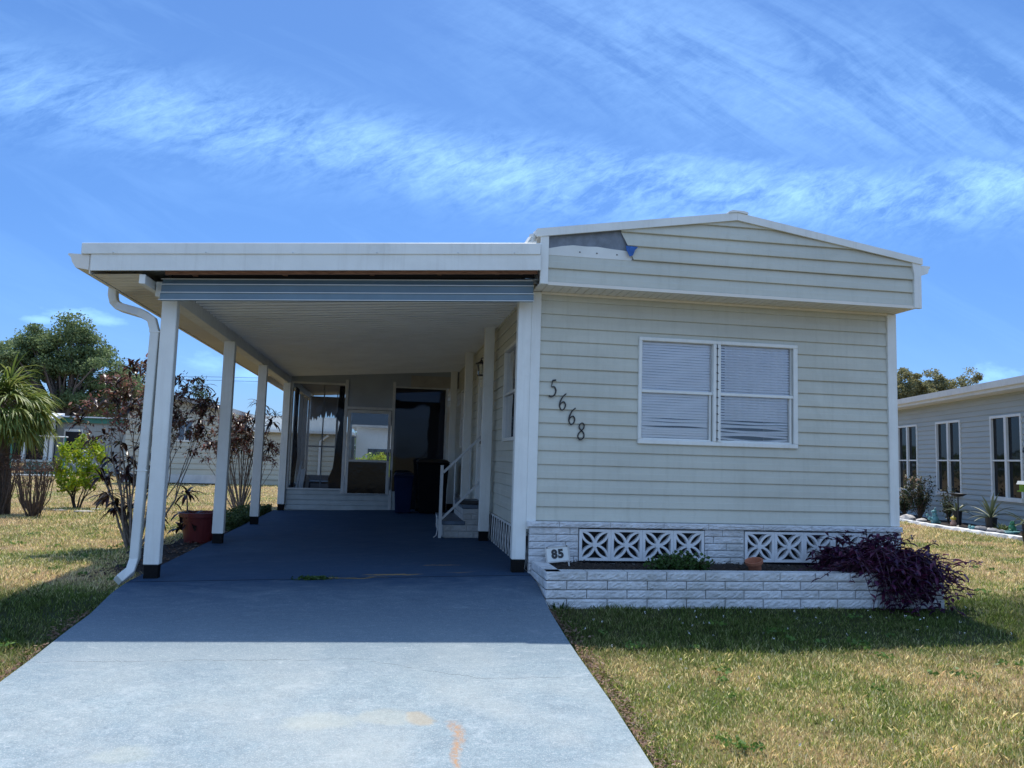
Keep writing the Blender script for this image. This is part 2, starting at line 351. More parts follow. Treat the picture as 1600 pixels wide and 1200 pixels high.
# driveway and carport slab: painted concrete with its wear and painted-in shade, stains, joint and crack
def concrete():
    m = bpy.data.materials.new('blue_painted_concrete'); m.use_nodes = True; t = NT(m.node_tree); t.n.clear()
    out = t.n.new('ShaderNodeOutputMaterial'); b = t.n.new('ShaderNodeBsdfPrincipled'); t.l.new(b.outputs[0], out.inputs[0])
    g = t.n.new('ShaderNodeNewGeometry'); P = g.outputs['Position']; x, y, z = t.xyz(P)
    big = t.noise(P, .9, 6, .6, .8); mp = t.n.new('ShaderNodeMapping'); mp.inputs['Scale'].default_value = (1, 2.6, 1); mp.inputs['Rotation'].default_value = (0, 0, .35); t.l.new(P, mp.inputs[0])
    sw = t.noise(mp.outputs[0], 2.4, 8, .68, 1.6); fine = t.noise(P, 55, 4, .7)
    shade_fade = t.rng(t.math('ADD', y, t.math('ADD', t.math('MULTIPLY', t.math('SUBTRACT', big, .5), .5), t.math('MULTIPLY', t.math('SUBTRACT', sw, .5), 1.0))), -.15, -2.35); c = t.mix(shade_fade, t.mix(t.rng(big, .3, .7), (.016, .047, .100), (.028, .064, .124)), t.mix(t.rng(big, .3, .7), (.22, .295, .335), (.28, .35, .375)))  # weathering ramp that also puts the roof's shade into the paint colour
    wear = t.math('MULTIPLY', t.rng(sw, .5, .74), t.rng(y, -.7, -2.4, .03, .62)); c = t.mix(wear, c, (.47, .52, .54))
    scr = t.noise(mp.outputs[0], 9, 9, .75, 2.5); c = t.mix(t.math('MULTIPLY', t.math('MULTIPLY', t.rng(scr, .54, .68), .6), shade_fade), c, (.56, .60, .62))
    c = t.mix(t.math('MULTIPLY', t.rng(fine, .55, .75), .35), c, (.16, .21, .27))
    dk = t.noise(P, 3.2, 7, .7, .6); c = t.mix(t.math('MULTIPLY', t.rng(dk, .58, .78), .3), c, (.03, .05, .08))
    mot = t.noise(P, 7, 8, .8, .4); c = t.mix(t.math('MULTIPLY', t.rng(mot, .35, .7), t.math('MULTIPLY', shade_fade, .62)), c, (.15, .205, .245)); grit = t.noise(P, 150, 2, .5); c = t.mix(t.math('MULTIPLY', t.rng(grit, .52, .66), t.math('MULTIPLY', shade_fade, .5)), c, (.52, .55, .55)); g2 = t.noise(P, 38, 5, .75); c = t.mix(t.math('MULTIPLY', t.rng(g2, .50, .30), t.math('MULTIPLY', shade_fade, .6)), c, (.14, .18, .21))
    tan = t.math('MULTIPLY', t.rng(y, -1.2, -3.2), t.rng(t.noise(P, 1.4, 3, .5), .45, .65)); c = t.mix(t.math('MULTIPLY', tan, .35), c, (.50, .50, .45))
    wob = t.math('MULTIPLY', t.math('SUBTRACT', t.noise(P, 5, 5, .6), .5), .22)
    def blob(cx, cy, rx, ry, soft=.5, amp=1.0):
        dx = t.math('DIVIDE', t.math('SUBTRACT', t.math('ADD', x, wob), cx), rx); dy = t.math('DIVIDE', t.math('SUBTRACT', t.math('SUBTRACT', y, wob), cy), ry)
        d = t.math('SQRT', t.math('ADD', t.math('MULTIPLY', dx, dx), t.math('MULTIPLY', dy, dy))); return t.math('MULTIPLY', t.rng(d, 1.15, soft, 0.0, 1.0, True), amp)
    for (px, py, rx, ry, am, cc) in ((655, 1130, .08, .07, .5, (.46, .36, .22)), (600, 1128, .16, .11, .30, (.46, .44, .34)), (500, 1135, .22, .12, .2, (.58, .56, .42)), (190, 1175, .16, .08, .16, (.55, .55, .40))):
        p = at(px, py, 2, -.29); c = t.mix(blob(p[0], p[1], rx, ry, .55, am), c, cc)
    # rust trail running down from one spot
    p0 = at(709, 1135, 2, -.29); p1 = at(707, 1198, 2, -.33)
    tt = t.rng(y, float(p1[1])-.2, float(p0[1])); cx = t.math('ADD', t.math('ADD', float(p0[0]), t.math('MULTIPLY', t.math('SINE', t.math('MULTIPLY', y, 14.0)), .018)), t.math('MULTIPLY', t.math('SUBTRACT', 1.0, tt), -.01))
    wd_ = t.math('MULTIPLY', t.rng(tt, 0, 1, .012, .05), t.rng(t.noise(P, 30, 3), .3, .7, .5, 1.3)); dd = t.math('ABSOLUTE', t.math('SUBTRACT', x, cx))
    tr_ = t.math('MULTIPLY', t.math('MULTIPLY', t.rng(t.math('DIVIDE', dd, wd_), 1.15, .2), t.rng(t.noise(P, 45, 5, .75), .34, .58)), t.rng(y, float(p0[1])+.05, float(p0[1])-.03)); c = t.mix(t.math('MULTIPLY', tr_, .75), c, (.46, .23, .08))
    # yellow-brown patches along the joint under the roof
    for (px, py, rx, ry, am) in ((540, 902, .34, .035, .8), (610, 899, .28, .04, .8), (685, 886, .2, .025, .75), (720, 898, .16, .03, .4)):
        p = at(px, py, 2, .04); c = t.mix(blob(p[0]+.03, p[1], rx, ry, .4, am), c, (.36, .24, .07))
    jd = t.math('ABSOLUTE', t.math('SUBTRACT', y, -.158)); c = t.mix(t.math('MULTIPLY', t.rng(jd, .026, .010), .6), c, (.012, .018, .028))
    # crack
    q0, q1, q2_ = at(557, 1034, 2, -.21), at(746, 1064, 2, -.235), at(640, 1050, 2, -.23)
    wc = t.math('MULTIPLY', t.math('SUBTRACT', t.noise(t.comb(x, 0.0), 3.0, 9, .75), .5), .22)
    cy_ = t.math('ADD', wc, t.rng(x, float(q0[0]), float(q1[0]), float(q0[1]), float(q1[1]))); dc = t.math('ABSOLUTE', t.math('SUBTRACT', y, cy_))
    c = t.mix(t.math('MULTIPLY', t.rng(dc, .0045, .0015), t.rng(t.noise(P, 6, 3), .40, .55, .1, .75)), c, (.06, .07, .08))
    t.l.new(c, b.inputs['Base Color']); t.l.new(t.rng(sw, .3, .7, .62, .85), b.inputs['Roughness']); b.inputs['Specular IOR Level'].default_value = .18
    bh = t.math('ADD', t.noise(P, 120, 4, .7), t.math('MULTIPLY', sw, .6)); bp = t.new('ShaderNodeBump', Strength=.25, Distance=.006, Height=bh); t.l.new(bp.outputs[0], b.inputs['Normal']); return m
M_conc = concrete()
def slab(name, x0, x1, y0, y1, th=.12):
    xx = np.linspace(x0, x1, 16); yy_ = np.linspace(y0, y1, max(8, int((y1-y0)*8))); X, Y = np.meshgrid(xx, yy_); Z = drive_z(X, Y); n = len(xx)
    V = np.stack([X, Y, Z], -1).reshape(-1, 3); ii = (np.arange(len(yy_)-1)[:, None]*n+np.arange(n-1)[None]).ravel(); F = [tuple(f) for f in np.stack([ii, ii+1, ii+n+1, ii+n], 1)]
    V = [tuple(v) for v in V]; m = len(V)
    ring = list(range(n))+[n*(k+1)-1 for k in range(1, len(yy_))]+[n*(len(yy_)-1)+k for k in range(n-2, -1, -1)]+[n*k for k in range(len(yy_)-2, 0, -1)]
    V += [(V[i][0], V[i][1], V[i][2]-th) for i in ring]
    for k in range(len(ring)): k2 = (k+1) % len(ring); F.append((ring[k], m+k, m+k2, ring[k2]))
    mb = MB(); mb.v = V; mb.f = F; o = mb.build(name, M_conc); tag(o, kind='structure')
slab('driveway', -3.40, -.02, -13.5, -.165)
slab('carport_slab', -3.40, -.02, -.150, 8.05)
M_road = mat('street_asphalt', (.11, .11, .11), .85, .2, 3, .5, 80)
rd = MB(); rd.box(-80, 80, -19.5, -13.7, -.9, -.57); tag(rd.build('street', M_road), kind='structure')

# ------------------------------------------------------------------ the mobile home
HX0, HX1, HL = -.05, 3.70, 14.0; ZT = .54; ZS = 2.685; EXP = .1285
home = thing('mobile_home', 'sage green lap sided mobile home with low white gable and a missing siding strip', 'house', (1.8, 0, 0))
def clip(poly, a, b, c):                      # keep a*x+b*z<=c
    out = []
    for i in range(len(poly)):
        p, q = poly[i-1], poly[i]; dp = a*p[0]+b*p[1]-c; dq = a*q[0]+b*q[1]-c
        if (dp <= 0) != (dq <= 0): t = dp/(dp-dq); out.append((p[0]+(q[0]-p[0])*t, p[1]+(q[1]-p[1])*t))
        if dq <= 0: out.append(q)
    return out
def lap(mb, s0, s1, z0, z1, place, exp=EXP, lip=.013, clips=(), holes=(), wav=.0):
    """lap siding: place(s, out, z) -> xyz ; out = metres proud of the wall"""
    z = z0; k = 0; lip0 = lip; st_ = random.getstate(); random.seed(int(s0*100)+int(z0*1000)+5)
    while z < z1-.004:
        lip = lip0*(1.25+random.uniform(-.22, .22))
        zt = min(z+exp, z1); f1 = (zt-z)/exp
        segs = [(s0, s1, ())]
        for (h0, h1, hz0, hz1) in holes:
            if hz0 < zt and hz1 > z:
                o2 = []
                for a, b, ex in segs:
                    if a < h0: o2.append((a, min(b, h0), ex))
                    if b > h1: o2.append((max(a, h1), b, ex))
                    m0, m1 = max(a, h0), min(b, h1)
                    if m1 > m0:
                        if hz0 > z+.003: o2.append((m0, m1, ex+((0, 1, hz0),)))
                        if hz1 < zt-.003: o2.append((m0, m1, ex+((0, -1, -hz1),)))
                segs = [q for q in o2 if q[1]-q[0] > .001]
        for a, b, ex in segs:
            for part, (oa, ob) in (((z, z+.005), (lip-.003, lip)), ((z+.005, z+(zt-z)*.46), (lip, lip*.70)), ((z+(zt-z)*.46, z+(zt-z)*.52), (lip*.70, lip*.58)), ((z+(zt-z)*.52, zt), (lip*.58, lip*(1-f1)*.8+.001))):
                p = [(a, part[0]), (b, part[0]), (b, part[1]), (a, part[1])]
                for c in tuple(clips)+ex: p = clip(p, *c) if len(p) > 2 else []
                if len(p) > 2:
                    h = max(1e-6, part[1]-part[0]); mb.add([place(q[0], oa+(ob-oa)*(q[1]-part[0])/h, q[1]) for q in p], [tuple(range(len(p)))])
            if any(c[1] < 0 for c in ex): continue
            p = [(a, z), (b, z)]                # shadow lip under each board
            ok = all(c[0]*((a+b)/2)+c[1]*z <= c[2] for c in clips)
            if ok or not clips:
                aa, bb = a, b
                for c in clips:
                    if abs(c[0]) > 1e-6:
                        lim = (c[2]-c[1]*z)/c[0]
                        if c[0] > 0: bb = min(bb, lim)
                        else: aa = max(aa, lim)
                if bb > aa: mb.add([place(aa, -.0, z+.001), place(bb, -.0, z+.001), place(bb, lip-.003, z), place(aa, lip-.003, z)], [(0, 1, 2, 3)])
        z = zt; k += 1
    random.setstate(st_)
    return mb
WX0, WX1, WZ0, WZ1 = .993, 2.623, 1.275, 2.297
mb = MB(); lap(mb, .03, 3.61, ZT, ZS-.005, lambda s, o, z: (s, -o, z), holes=[(WX0, WX1, WZ0, WZ1)])
mb.build('front_siding', M_siding, home)
mb = MB(); SW = [(.98, 1.87, 1.29, 2.37), (6.42, 7.3, 1.25, 2.32), (3.38, 4.3, .50, 2.30)]
lap(mb, .0, HL, .415, 3.05, lambda s, o, z: (-.001-o, s, z), holes=SW)
mb.build('carport_side_siding', M_siding, home)
mb = MB(); mb.box(3.64, 3.66, .02, HL, -.1, 3.05); mb.box(.03, 3.63, HL-.02, HL, -.1, 3.05); mb.build('rear_walls', M_siding, home)
# corner trims
mb = MB(); mb.box(-.058, .034, -.032, .02, .462, 2.668); mb.build('corner_trim', M_white, home, bevel=.004)
mb = MB(); mb.box(3.60, 3.70, -.032, .06, ZT, 2.668); mb.build('corner_trim', M_white, home, bevel=.004)
mb = MB(); mb.box(-.052, .022, -.372, -.335, 2.668, 3.11); mb.build('gable_trim', M_white, home, bevel=.003)
mb = MB(); mb.prism([(3.655, 2.668), (3.735, 2.668), (3.735, 3.115), (3.635, 3.125), (3.66, 3.0)], -.372, -.335); mb.build('gable_trim', M_white, home, bevel=.003)
# soffit of the gable overhang (ribs)
mb = MB(); x = -.05
while x < 3.70:
    mb.box(x, min(x+.071, 3.71), -.345, .0, 2.672, 2.684); mb.box(x+.071, min(x+.08, 3.71), -.345, 0, 2.678, 2.684); x += .08
mb.build('gable_soffit', M_soffit, home)
mb = MB(); mb.box(.034, 3.60, -.028, -.0165, 2.650, 2.671); mb.box(.022, 3.655, -.362, -.3455, 2.664, 2.694); mb.build('soffit_channel', M_soffit, home)
# gable face: two whole lower courses, upper ones cut away at the left
PK = (1.825, 3.41); LE = (-.087, 3.09); RE = (3.735, 3.10)
def half(p, q):                               # below the rake line p->q : keep
    dx, dz = q[0]-p[0], q[1]-p[1]; a, b = -dz, dx; return (a, b, a*p[0]+b*p[1])
cL = half((LE[0], LE[1]), (PK[0], PK[1])); cR = half(PK, RE)
GZ = 2.694
gp = lambda s, o, z: (s, -.335-o, z)
mb = MB(); lap(mb, .024, 3.66, GZ, GZ+2*EXP, gp, EXP, clips=(cL, cR)); mb.build('gable_siding', M_siding, home)
pA, pB, pC = at(970, 361, 1, -.35), at(980, 383, 1, -.35), at(989, 403, 1, -.36)
cut1 = half((pC[0], pC[2]), (pA[0], pA[2])); cut1 = tuple(-q for q in cut1)
if cut1[0]*3+cut1[1]*3.0 > cut1[2]: cut1 = tuple(-q for q in cut1)
mb = MB(); lap(mb, .3, 3.66, GZ+2*EXP, 3.5, lambda s, o, z: (s, -.342-o, z), EXP, .017, clips=(cL, cR, cut1)); mb.build('gable_siding', M_siding, home)['label'] = 'upper gable siding cut off ragged at the left'
mb = MB(); mb.prism([(.02, 2.70), (3.66, 2.70), (3.70, 3.11), (1.825, 3.42), (-.02, 3.11)], -.332, -.30); mb.build('gable_sheathing', M_foil, home)
pts = [(.022, 2.945), (.80, 2.945), (.815, 2.96), (.80, 3.030), (.62, 3.040), (.48, 3.052), (.38, 3.047), (.25, 3.05), (.15, 3.035), (.022, 3.005)]
mb = MB(); mb.prism(pts, -.3405, -.3335); mb.build('nailing_strip', M_white2, home)
for x in (.31, .47, .66): MB().box(x, x+.012, -.344, -.3405, 2.985, 2.995).build('screw', M_black, home)
tp = [at(*p, 1, -.37) for p in ((978, 384), (997, 386), (992, 391), (989, 399), (984, 401), (979, 391))]
mb = MB(); mb.prism([(p[0], p[2]) for p in tp], -.374, -.368); mb.build('tape_scrap', M_tape, home)['label'] = 'scrap of blue tape stuck at the siding cut'
# roof
rp = [(-.10, 3.16), (1.825, 3.455), (3.745, 3.155)]
mb = MB()
for (a, b) in ((rp[0], rp[1]), (rp[1], rp[2])):
    mb.add([(a[0], -.36, a[1]), (b[0], -.36, b[1]), (b[0], HL+.2, b[1]), (a[0], HL+.2, a[1]), (a[0], -.36, a[1]-.045), (b[0], -.36, b[1]-.045), (b[0], HL+.2, b[1]-.045), (a[0], HL+.2, a[1]-.045)], [(0, 1, 2, 3), (4, 7, 6, 5), (0, 4, 5, 1), (1, 5, 6, 2), (2, 6, 7, 3), (3, 7, 4, 0)])
roof = mb.build('roof', M_white, home)
mb = MB(); mb.prism([(-.095, 3.168), (-.095, 3.094), (1.824, 3.396), (1.824, 3.470)], -.382, -.361); mb.build('rake_fascia', M_white, home)
mb = MB(); mb.prism([(3.745, 3.162), (3.745, 3.100), (1.826, 3.396), (1.826, 3.470)], -.382, -.361); mb.build('rake_fascia', M_white, home)
mb = MB(); mb.prism([(1.735, 3.458), (1.826, 3.471), (1.925, 3.457), (1.930, 3.474), (1.885, 3.486), (1.775, 3.487), (1.737, 3.474)], -.392, HL+.2); mb.build('ridge_cap', M_white, home)
for (a, b, lean) in (((-.09, 3.16), (1.6, 3.42), 0), ((2.05, 3.42), (3.7, 3.165), 0)): pass
# right eave gutter, ogee
prof = [(3.737, 3.10), (3.845, 3.098), (3.849, 3.088), (3.832, 3.06), (3.825, 3.03), (3.815, 3.022), (3.737, 2.995)]
mb = MB(); mb.prism(prof, -.35, HL+.2); mb.build('gutter', M_white, home)
# torn roof edge scraps above the carport junction
mb = MB()
for (a, b) in (((823, 380), (829, 371)), ((829, 380), (832, 366)), ((832, 378), (838, 362))):
    q = at(a[0], a[1], 1, -.3); r_ = at(b[0], b[1], 1, -.28); mb.bar(q, r_, .05, .02)
mb.bar(at(824, 381, 1, -.3), at(838, 379, 1, -.3), .05, .02); mb.build('bent_flashing', M_white2, home)
# front window
mb = MB(); fy0, fy1 = -.034, .05
mb.box(WX0, WX1, fy0, fy1, WZ1-.036, WZ1); mb.box(WX0, WX1, fy0, fy1, WZ0, WZ0+.042)
mb.box(WX0, WX0+.034, fy0, fy1, WZ0+.042, WZ1-.036); mb.box(WX1-.046, WX1, fy0, fy1, WZ0+.042, WZ1-.036)
win = mb.build('window', M_white, home, bevel=.005)
def sub(mb, name, m, parent, **k):
    o = mb.build(name, m, None, **k); o.parent = parent; o.matrix_parent_inverse = Matrix.Translation(-wpos(parent)) if not parent.parent else Matrix.Identity(4)
    return o
def child(mb, name, m, parent, top, **k):     # sub-part of a part whose own transform is identity in world space
    o = mb.build(name, m, None, **k); o.parent = parent; return o
mb = MB(); mb.box(1.742, 1.775, -.040, .05, WZ0+.042, WZ1-.036); mb.box(1.785, 1.818, -.040, .05, WZ0+.042, WZ1-.036); mb.box(1.775, 1.785, -.026, .05, WZ0+.042, WZ1-.036); child(mb, 'mullion', M_white, win, home, bevel=.003)
mb = MB(); mb.box(1.7775, 1.7825, -.034, -.0265, WZ0+.05, WZ1-.04)
z = WZ0+.07
while z < WZ1-.05: mb.bar((1.768, -.0445, z+.003), (1.794, -.0445, z-.003), .004, .005, up=(0, 1, 0)); mb.box(1.777, 1.783, -.044, -.034, z-.006, z+.006); z += .0795
child(mb, 'barbed_strip', M_black, win, home)
mb = MB(); mb.box(WX0+.034, 1.742, -.02, .03, 1.765, 1.792); mb.box(1.818, WX1-.046, -.02, .03, 1.765, 1.792)
mb.box(1.715, 1.728, -.012, .03, WZ0+.042, 1.765); mb.box(2.545, 2.560, -.012, .03, WZ0+.042, 1.765); mb.box(2.562, 2.566, -.014, .03, WZ0+.042, WZ1-.036)
mb.box(WX0+.034, 1.715, -.010, .03, WZ0+.042, WZ0+.058); mb.box(1.818, 2.545, -.010, .03, WZ0+.042, WZ0+.058); child(mb, 'sash_rail', M_white, win, home, bevel=.002)
mb = MB(); mb.box(WX0+.03, 1.745, .012, .016, WZ0+.04, WZ1-.03); mb.box(1.815, WX1-.04, .012, .016, WZ0+.04, WZ1-.03); child(mb, 'pane', M_glass, win, home)
for (a, b, wild) in ((WX0+.03, 1.745, .0), (1.815, WX1-.04, 1.0)):
    mb = MB(); z = WZ1-.05; i = 0; n = 24
    while z > WZ0+.05:
        tilt = math.radians(63 if not wild else 47); bend = 0
        drop = 0
        if z < 1.55: drop = .014*math.exp(-((z-1.47)/.05)**2)+.02*math.exp(-((z-1.34)/.05)**2)*wild
        o = len(mb.v)
        for k in range(n+1):
            s_ = k/n; x = a+(b-a)*s_; sag = drop*math.sin(math.pi*s_)*(1 if i % 3 else -.7)+.0012*math.sin(s_*9+i)+(.004*wild*math.sin(s_*5+i*2) if z < 1.5 else 0)
            hw = .0145; dy, dz = hw*math.cos(tilt), hw*math.sin(tilt)
            mb.v += [(x, .030+dy, z+dz-sag), (x, .028, z-sag+.0015), (x, .030-dy, z-dz-sag)]
        for k in range(n):
            for j in (0, 1): mb.f.append((o+3*k+j, o+3*k+j+1, o+3*k+j+4, o+3*k+j+3))
        z -= .0262; i += 1
    child(mb, 'venetian_blind', M_blind, win, home)
mb = MB(); n = 60
for j in (0, 1):
    for i in range(n+1): x_ = 1.90+.66*i/n; mb.v.append((x_, .060+.010*math.sin(i*.9)+.006*math.sin(i*.37), (1.55, WZ1-.03)[j]))
for i in range(n): mb.f.append((i, i+1, i+n+2, i+n+1))
child(mb, 'curtain', M_blind, win, home)
# interior behind glass: back board far inside so that gaps read dark
mb = MB(); mb.box(.05, 3.6, 2.6, 2.65, .5, 3.0); mb.box(.05, 3.6, .03, 2.6, .44, .47); mb.build('interior_partition', mat('dim_interior', (.16, .15, .14), .9), home)
# side windows and door (seen at a grazing angle in the carport)
def side_window(y0, y1, z0, z1, name='window'):
    mb = MB()
    mb.box(-.030, .04, y0, y1, z1-.04, z1); mb.box(-.030, .04, y0, y1, z0, z0+.04); mb.box(-.030, .04, y0, y0+.04, z0+.04, z1-.04); mb.box(-.030, .04, y1-.04, y1, z0+.04, z1-.04)
    zm = (z0+z1)/2; mb.box(-.022, .03, y0+.04, y1-.04, zm-.014, zm+.014); wn = mb.build(name, M_white, home, bevel=.003)
    m2 = MB(); m2.box(.005, .009, y0+.03, y1-.03, z0+.03, z1-.03); child(m2, 'pane', M_glassd, wn, home)
    m2 = MB(); m2.box(.03, .034, y0+.03, y1-.03, z0+.03, z1-.03); child(m2, 'curtain', M_blind, wn, home)
for q in SW[:2]: side_window(*q)
y0, y1, z0, z1 = SW[2]; mb = MB(); mb.box(-.05, .04, y0, y0+.07, z0, z1); mb.box(-.05, .04, y1-.07, y1, z0, z1); mb.box(-.05, .04, y0+.07, y1-.07, z1-.07, z1); dr = mb.build('door', M_white, home, bevel=.003)
m2 = MB(); m2.box(-.03, .01, y0+.07, y1-.07, z0, z1-.07); child(m2, 'door_leaf', M_white2, dr, home); m2 = MB(); m2.box(-.038, -.031, y0+.18, y1-.18, 1.25, 2.1); child(m2, 'door_pane', M_glassd, dr, home)
m2 = MB(); m2.ball((-.07, y0+.13, 1.3), .028, 10); m2.tube([(-.03, y0+.13, 1.3), (-.07, y0+.13, 1.3)], .01); child(m2, 'door_handle', M_black, dr, home, smooth=True)
# white stone skirting round the front with breeze blocks
def rockbrick(mb, x0, x1, z0, z1, y, depth, axis='y', amp=.010, g=.0022):
    """rock-faced brick; front face at y (towards -y), body depth behind"""
    nx_ = max(3, int((x1-x0)/.02)); nz_ = 5; x0 += g; x1 -= g; z0 += g; z1 -= g; o = len(mb.v); sd = random.random()*100
    for j in range(nz_+1):
        for i in range(nx_+1):
            x = x0+(x1-x0)*i/nx_; z = z0+(z1-z0)*j/nz_; edge = (i in (0, nx_)) or (j in (0, nz_))
            d = 0 if edge else amp*(.7+.25*math.sin(x*37+sd)*math.cos(z*61+sd*2))+random.uniform(-.5, .6)*amp
            p = (x, y-d, z) if axis == 'y' else (y-d, x, z); mb.v.append(p)
    for j in range(nz_):
        for i in range(nx_): mb.f.append((o+j*(nx_+1)+i, o+j*(nx_+1)+i+1, o+(j+1)*(nx_+1)+i+1, o+(j+1)*(nx_+1)+i))
    o2 = len(mb.v); cs = [(x0, z0), (x1, z0), (x1, z1), (x0, z1)]
    for dd in (0, depth):
        for (x, z) in cs: mb.v.append((x, y+dd, z) if axis == 'y' else (y+dd, x, z))
    for k in range(4): k2 = (k+1) % 4; mb.f.append((o2+k, o2+k2, o2+4+k2, o2+4+k))
sk = MB(); cap_z = ZT-.055
x = -.055
for L in (.30, .48, .52, .44, .55, .5, .46, .505): rockbrick(sk, x, min(x+L, 3.70), cap_z, ZT-.001, -.075, .07, amp=.008); x += L
BX = [.437, 2.054]; BW = .3025; BZ0, BZ1 = .188, cap_z-.012
rows = [.05, .118, .187, .255, .322, .39, cap_z]
rows = [-.12, -.05, .02, .09, .16, .225, .29, .355, .42, cap_z]
for j in range(len(rows)-1):
    za, zb_ = rows[j], rows[j+1]; x = -.03
    k = 0
    while x < 3.68:
        L = (.34, .42, .38)[(j+k) % 3]*(.6 if k == 0 and j % 2 else 1); xa, xb = x, min(x+L, 3.68); x += L; k += 1
        parts = [(xa, xb)]
        if zb_ > BZ0+.01:
            for bx in BX: parts = [q for a, b in parts for q in ((a, min(b, bx-.006)), (max(a, bx+4*BW+.006), b)) if q[1]-q[0] > .02]
        for a, b in parts: rockbrick(sk, a, b, za, zb_, -.055, .06, amp=.005, g=.0026)
for j in range(len(rows)-1): rockbrick(sk, -.06, .5, rows[j], rows[j+1], 3.69, -.05, 'x', -.005)
sk.build('stone_skirting', M_stone, home)
mb = MB(); mb.box(-.03, 3.68, .004, .012, -.12, cap_z); mb.build('skirting_backing', M_dark, home)
def block(cx):
    mb = MB(); h = BW/2-.001; cz = (BZ0+BZ1)/2; hz_ = (BZ1-BZ0)/2; e = .022; y0, y1 = -.062, -.004
    mb.box(cx-h, cx+h, y0, y1, cz+hz_-e, cz+hz_); mb.box(cx-h, cx+h, y0, y1, cz-hz_, cz-hz_+e); mb.box(cx-h, cx-h+e+.004, y0, y1, cz-hz_+e, cz+hz_-e); mb.box(cx+h-e-.004, cx+h, y0, y1, cz-hz_+e, cz+hz_-e)
    a = h-e; b = hz_-e; off = 0
    for sx, sz in ((1, 1), (-1, 1), (1, -1), (-1, -1)):
        for side in (0, 1):
            pts = []
            for i in range(13):
                t = i/12                       # quarter arcs from the corner to the hub, bowed to either side
                th = t*math.pi/2
                if side == 0: px_, pz_ = 1-math.sin(th), math.cos(th)
                else: px_, pz_ = math.cos(th), 1-math.sin(th)
                px_ = px_*.86+(1-t)*.14; pz_ = pz_*.86+(1-t)*.14
                pts.append((cx+sx*px_*(a+.004), cz+sz*pz_*(b+.004)))
            wv = .0105; L = []; R_ = []
            for i, p in enumerate(pts):
                q0, q1 = pts[max(0, i-1)], pts[min(12, i+1)]; dx, dz = q1[0]-q0[0], q1[1]-q0[1]; l = math.hypot(dx, dz) or 1; nx_, nz_ = -dz/l*wv, dx/l*wv; L.append((p[0]+nx_, p[1]+nz_)); R_.append((p[0]-nx_, p[1]-nz_))
            o = len(mb.v); yo = y0+.003+off*.0006; off += 1
            for yv in (yo, y1):
                for p, q in zip(L, R_): mb.v += [(p[0], yv, p[1]), (q[0], yv, q[1])]
            n = 13
            for i in range(n-1):
                A = o+2*i; B = A+2*n; mb.f += [(A, A+1, A+3, A+2), (B, B+2, B+3, B+1), (A, A+2, B+2, B), (A+1, B+1, B+3, A+3)]
    mb.lathe((0, 0, 0), [], 3); o = len(mb.v)
    for k in range(12): an = 2*math.pi*k/12; mb.v.append((cx+.026*math.cos(an), y0+.0015, cz+.026*math.sin(an)))
    for k in range(12): an = 2*math.pi*k/12; mb.v.append((cx+.026*math.cos(an), y1, cz+.026*math.sin(an)))
    mb.f.append(tuple(o+k for k in range(12)))
    for k in range(12): mb.f.append((o+k, o+12+k, o+12+(k+1) % 12, o+(k+1) % 12))
    return mb
b0 = block(BX[0]+BW/2).build('breeze_block', M_blk, home)
for bx in BX:
    for k in range(4):
        if bx == BX[0] and k == 0: continue
        c = b0.copy(); COL.objects.link(c); c.parent = home; c.matrix_parent_inverse = b0.matrix_parent_inverse; c.location = (bx+k*BW-BX[0], 0, 0)
# lattice skirting under the carport wall
mb = MB(); zl0, zl1 = .07, .415
def lat(y0, y1, za, zb_):
    mb.box(-.030, -.012, y0, y1, zb_-.02, zb_); mb.box(-.030, -.012, y0, y1, za, za+.02); y = y0; st = .19
    while y < y1-.01:
        ye = min(y+st, y1); mb.bar((-.022, y, za+.012), (-.022, ye, zb_-.012), .014, .005, up=(1, 0, 0)); mb.bar((-.0165, ye, za+.012), (-.0165, y, zb_-.012), .014, .005, up=(1, 0, 0)); mb.box(-.0285, -.0225, y-.008, y+.008, za+.02, zb_-.02); y += st
lat(.02, 2.9, .05, .412); lat(4.45, 7.9, .06, .412); mb.build('lattice_skirting', M_lattice, home)
mb = MB(); mb.box(.02, .03, 0, HL, -.1, .41); mb.build('skirting_backing', M_dark, home)
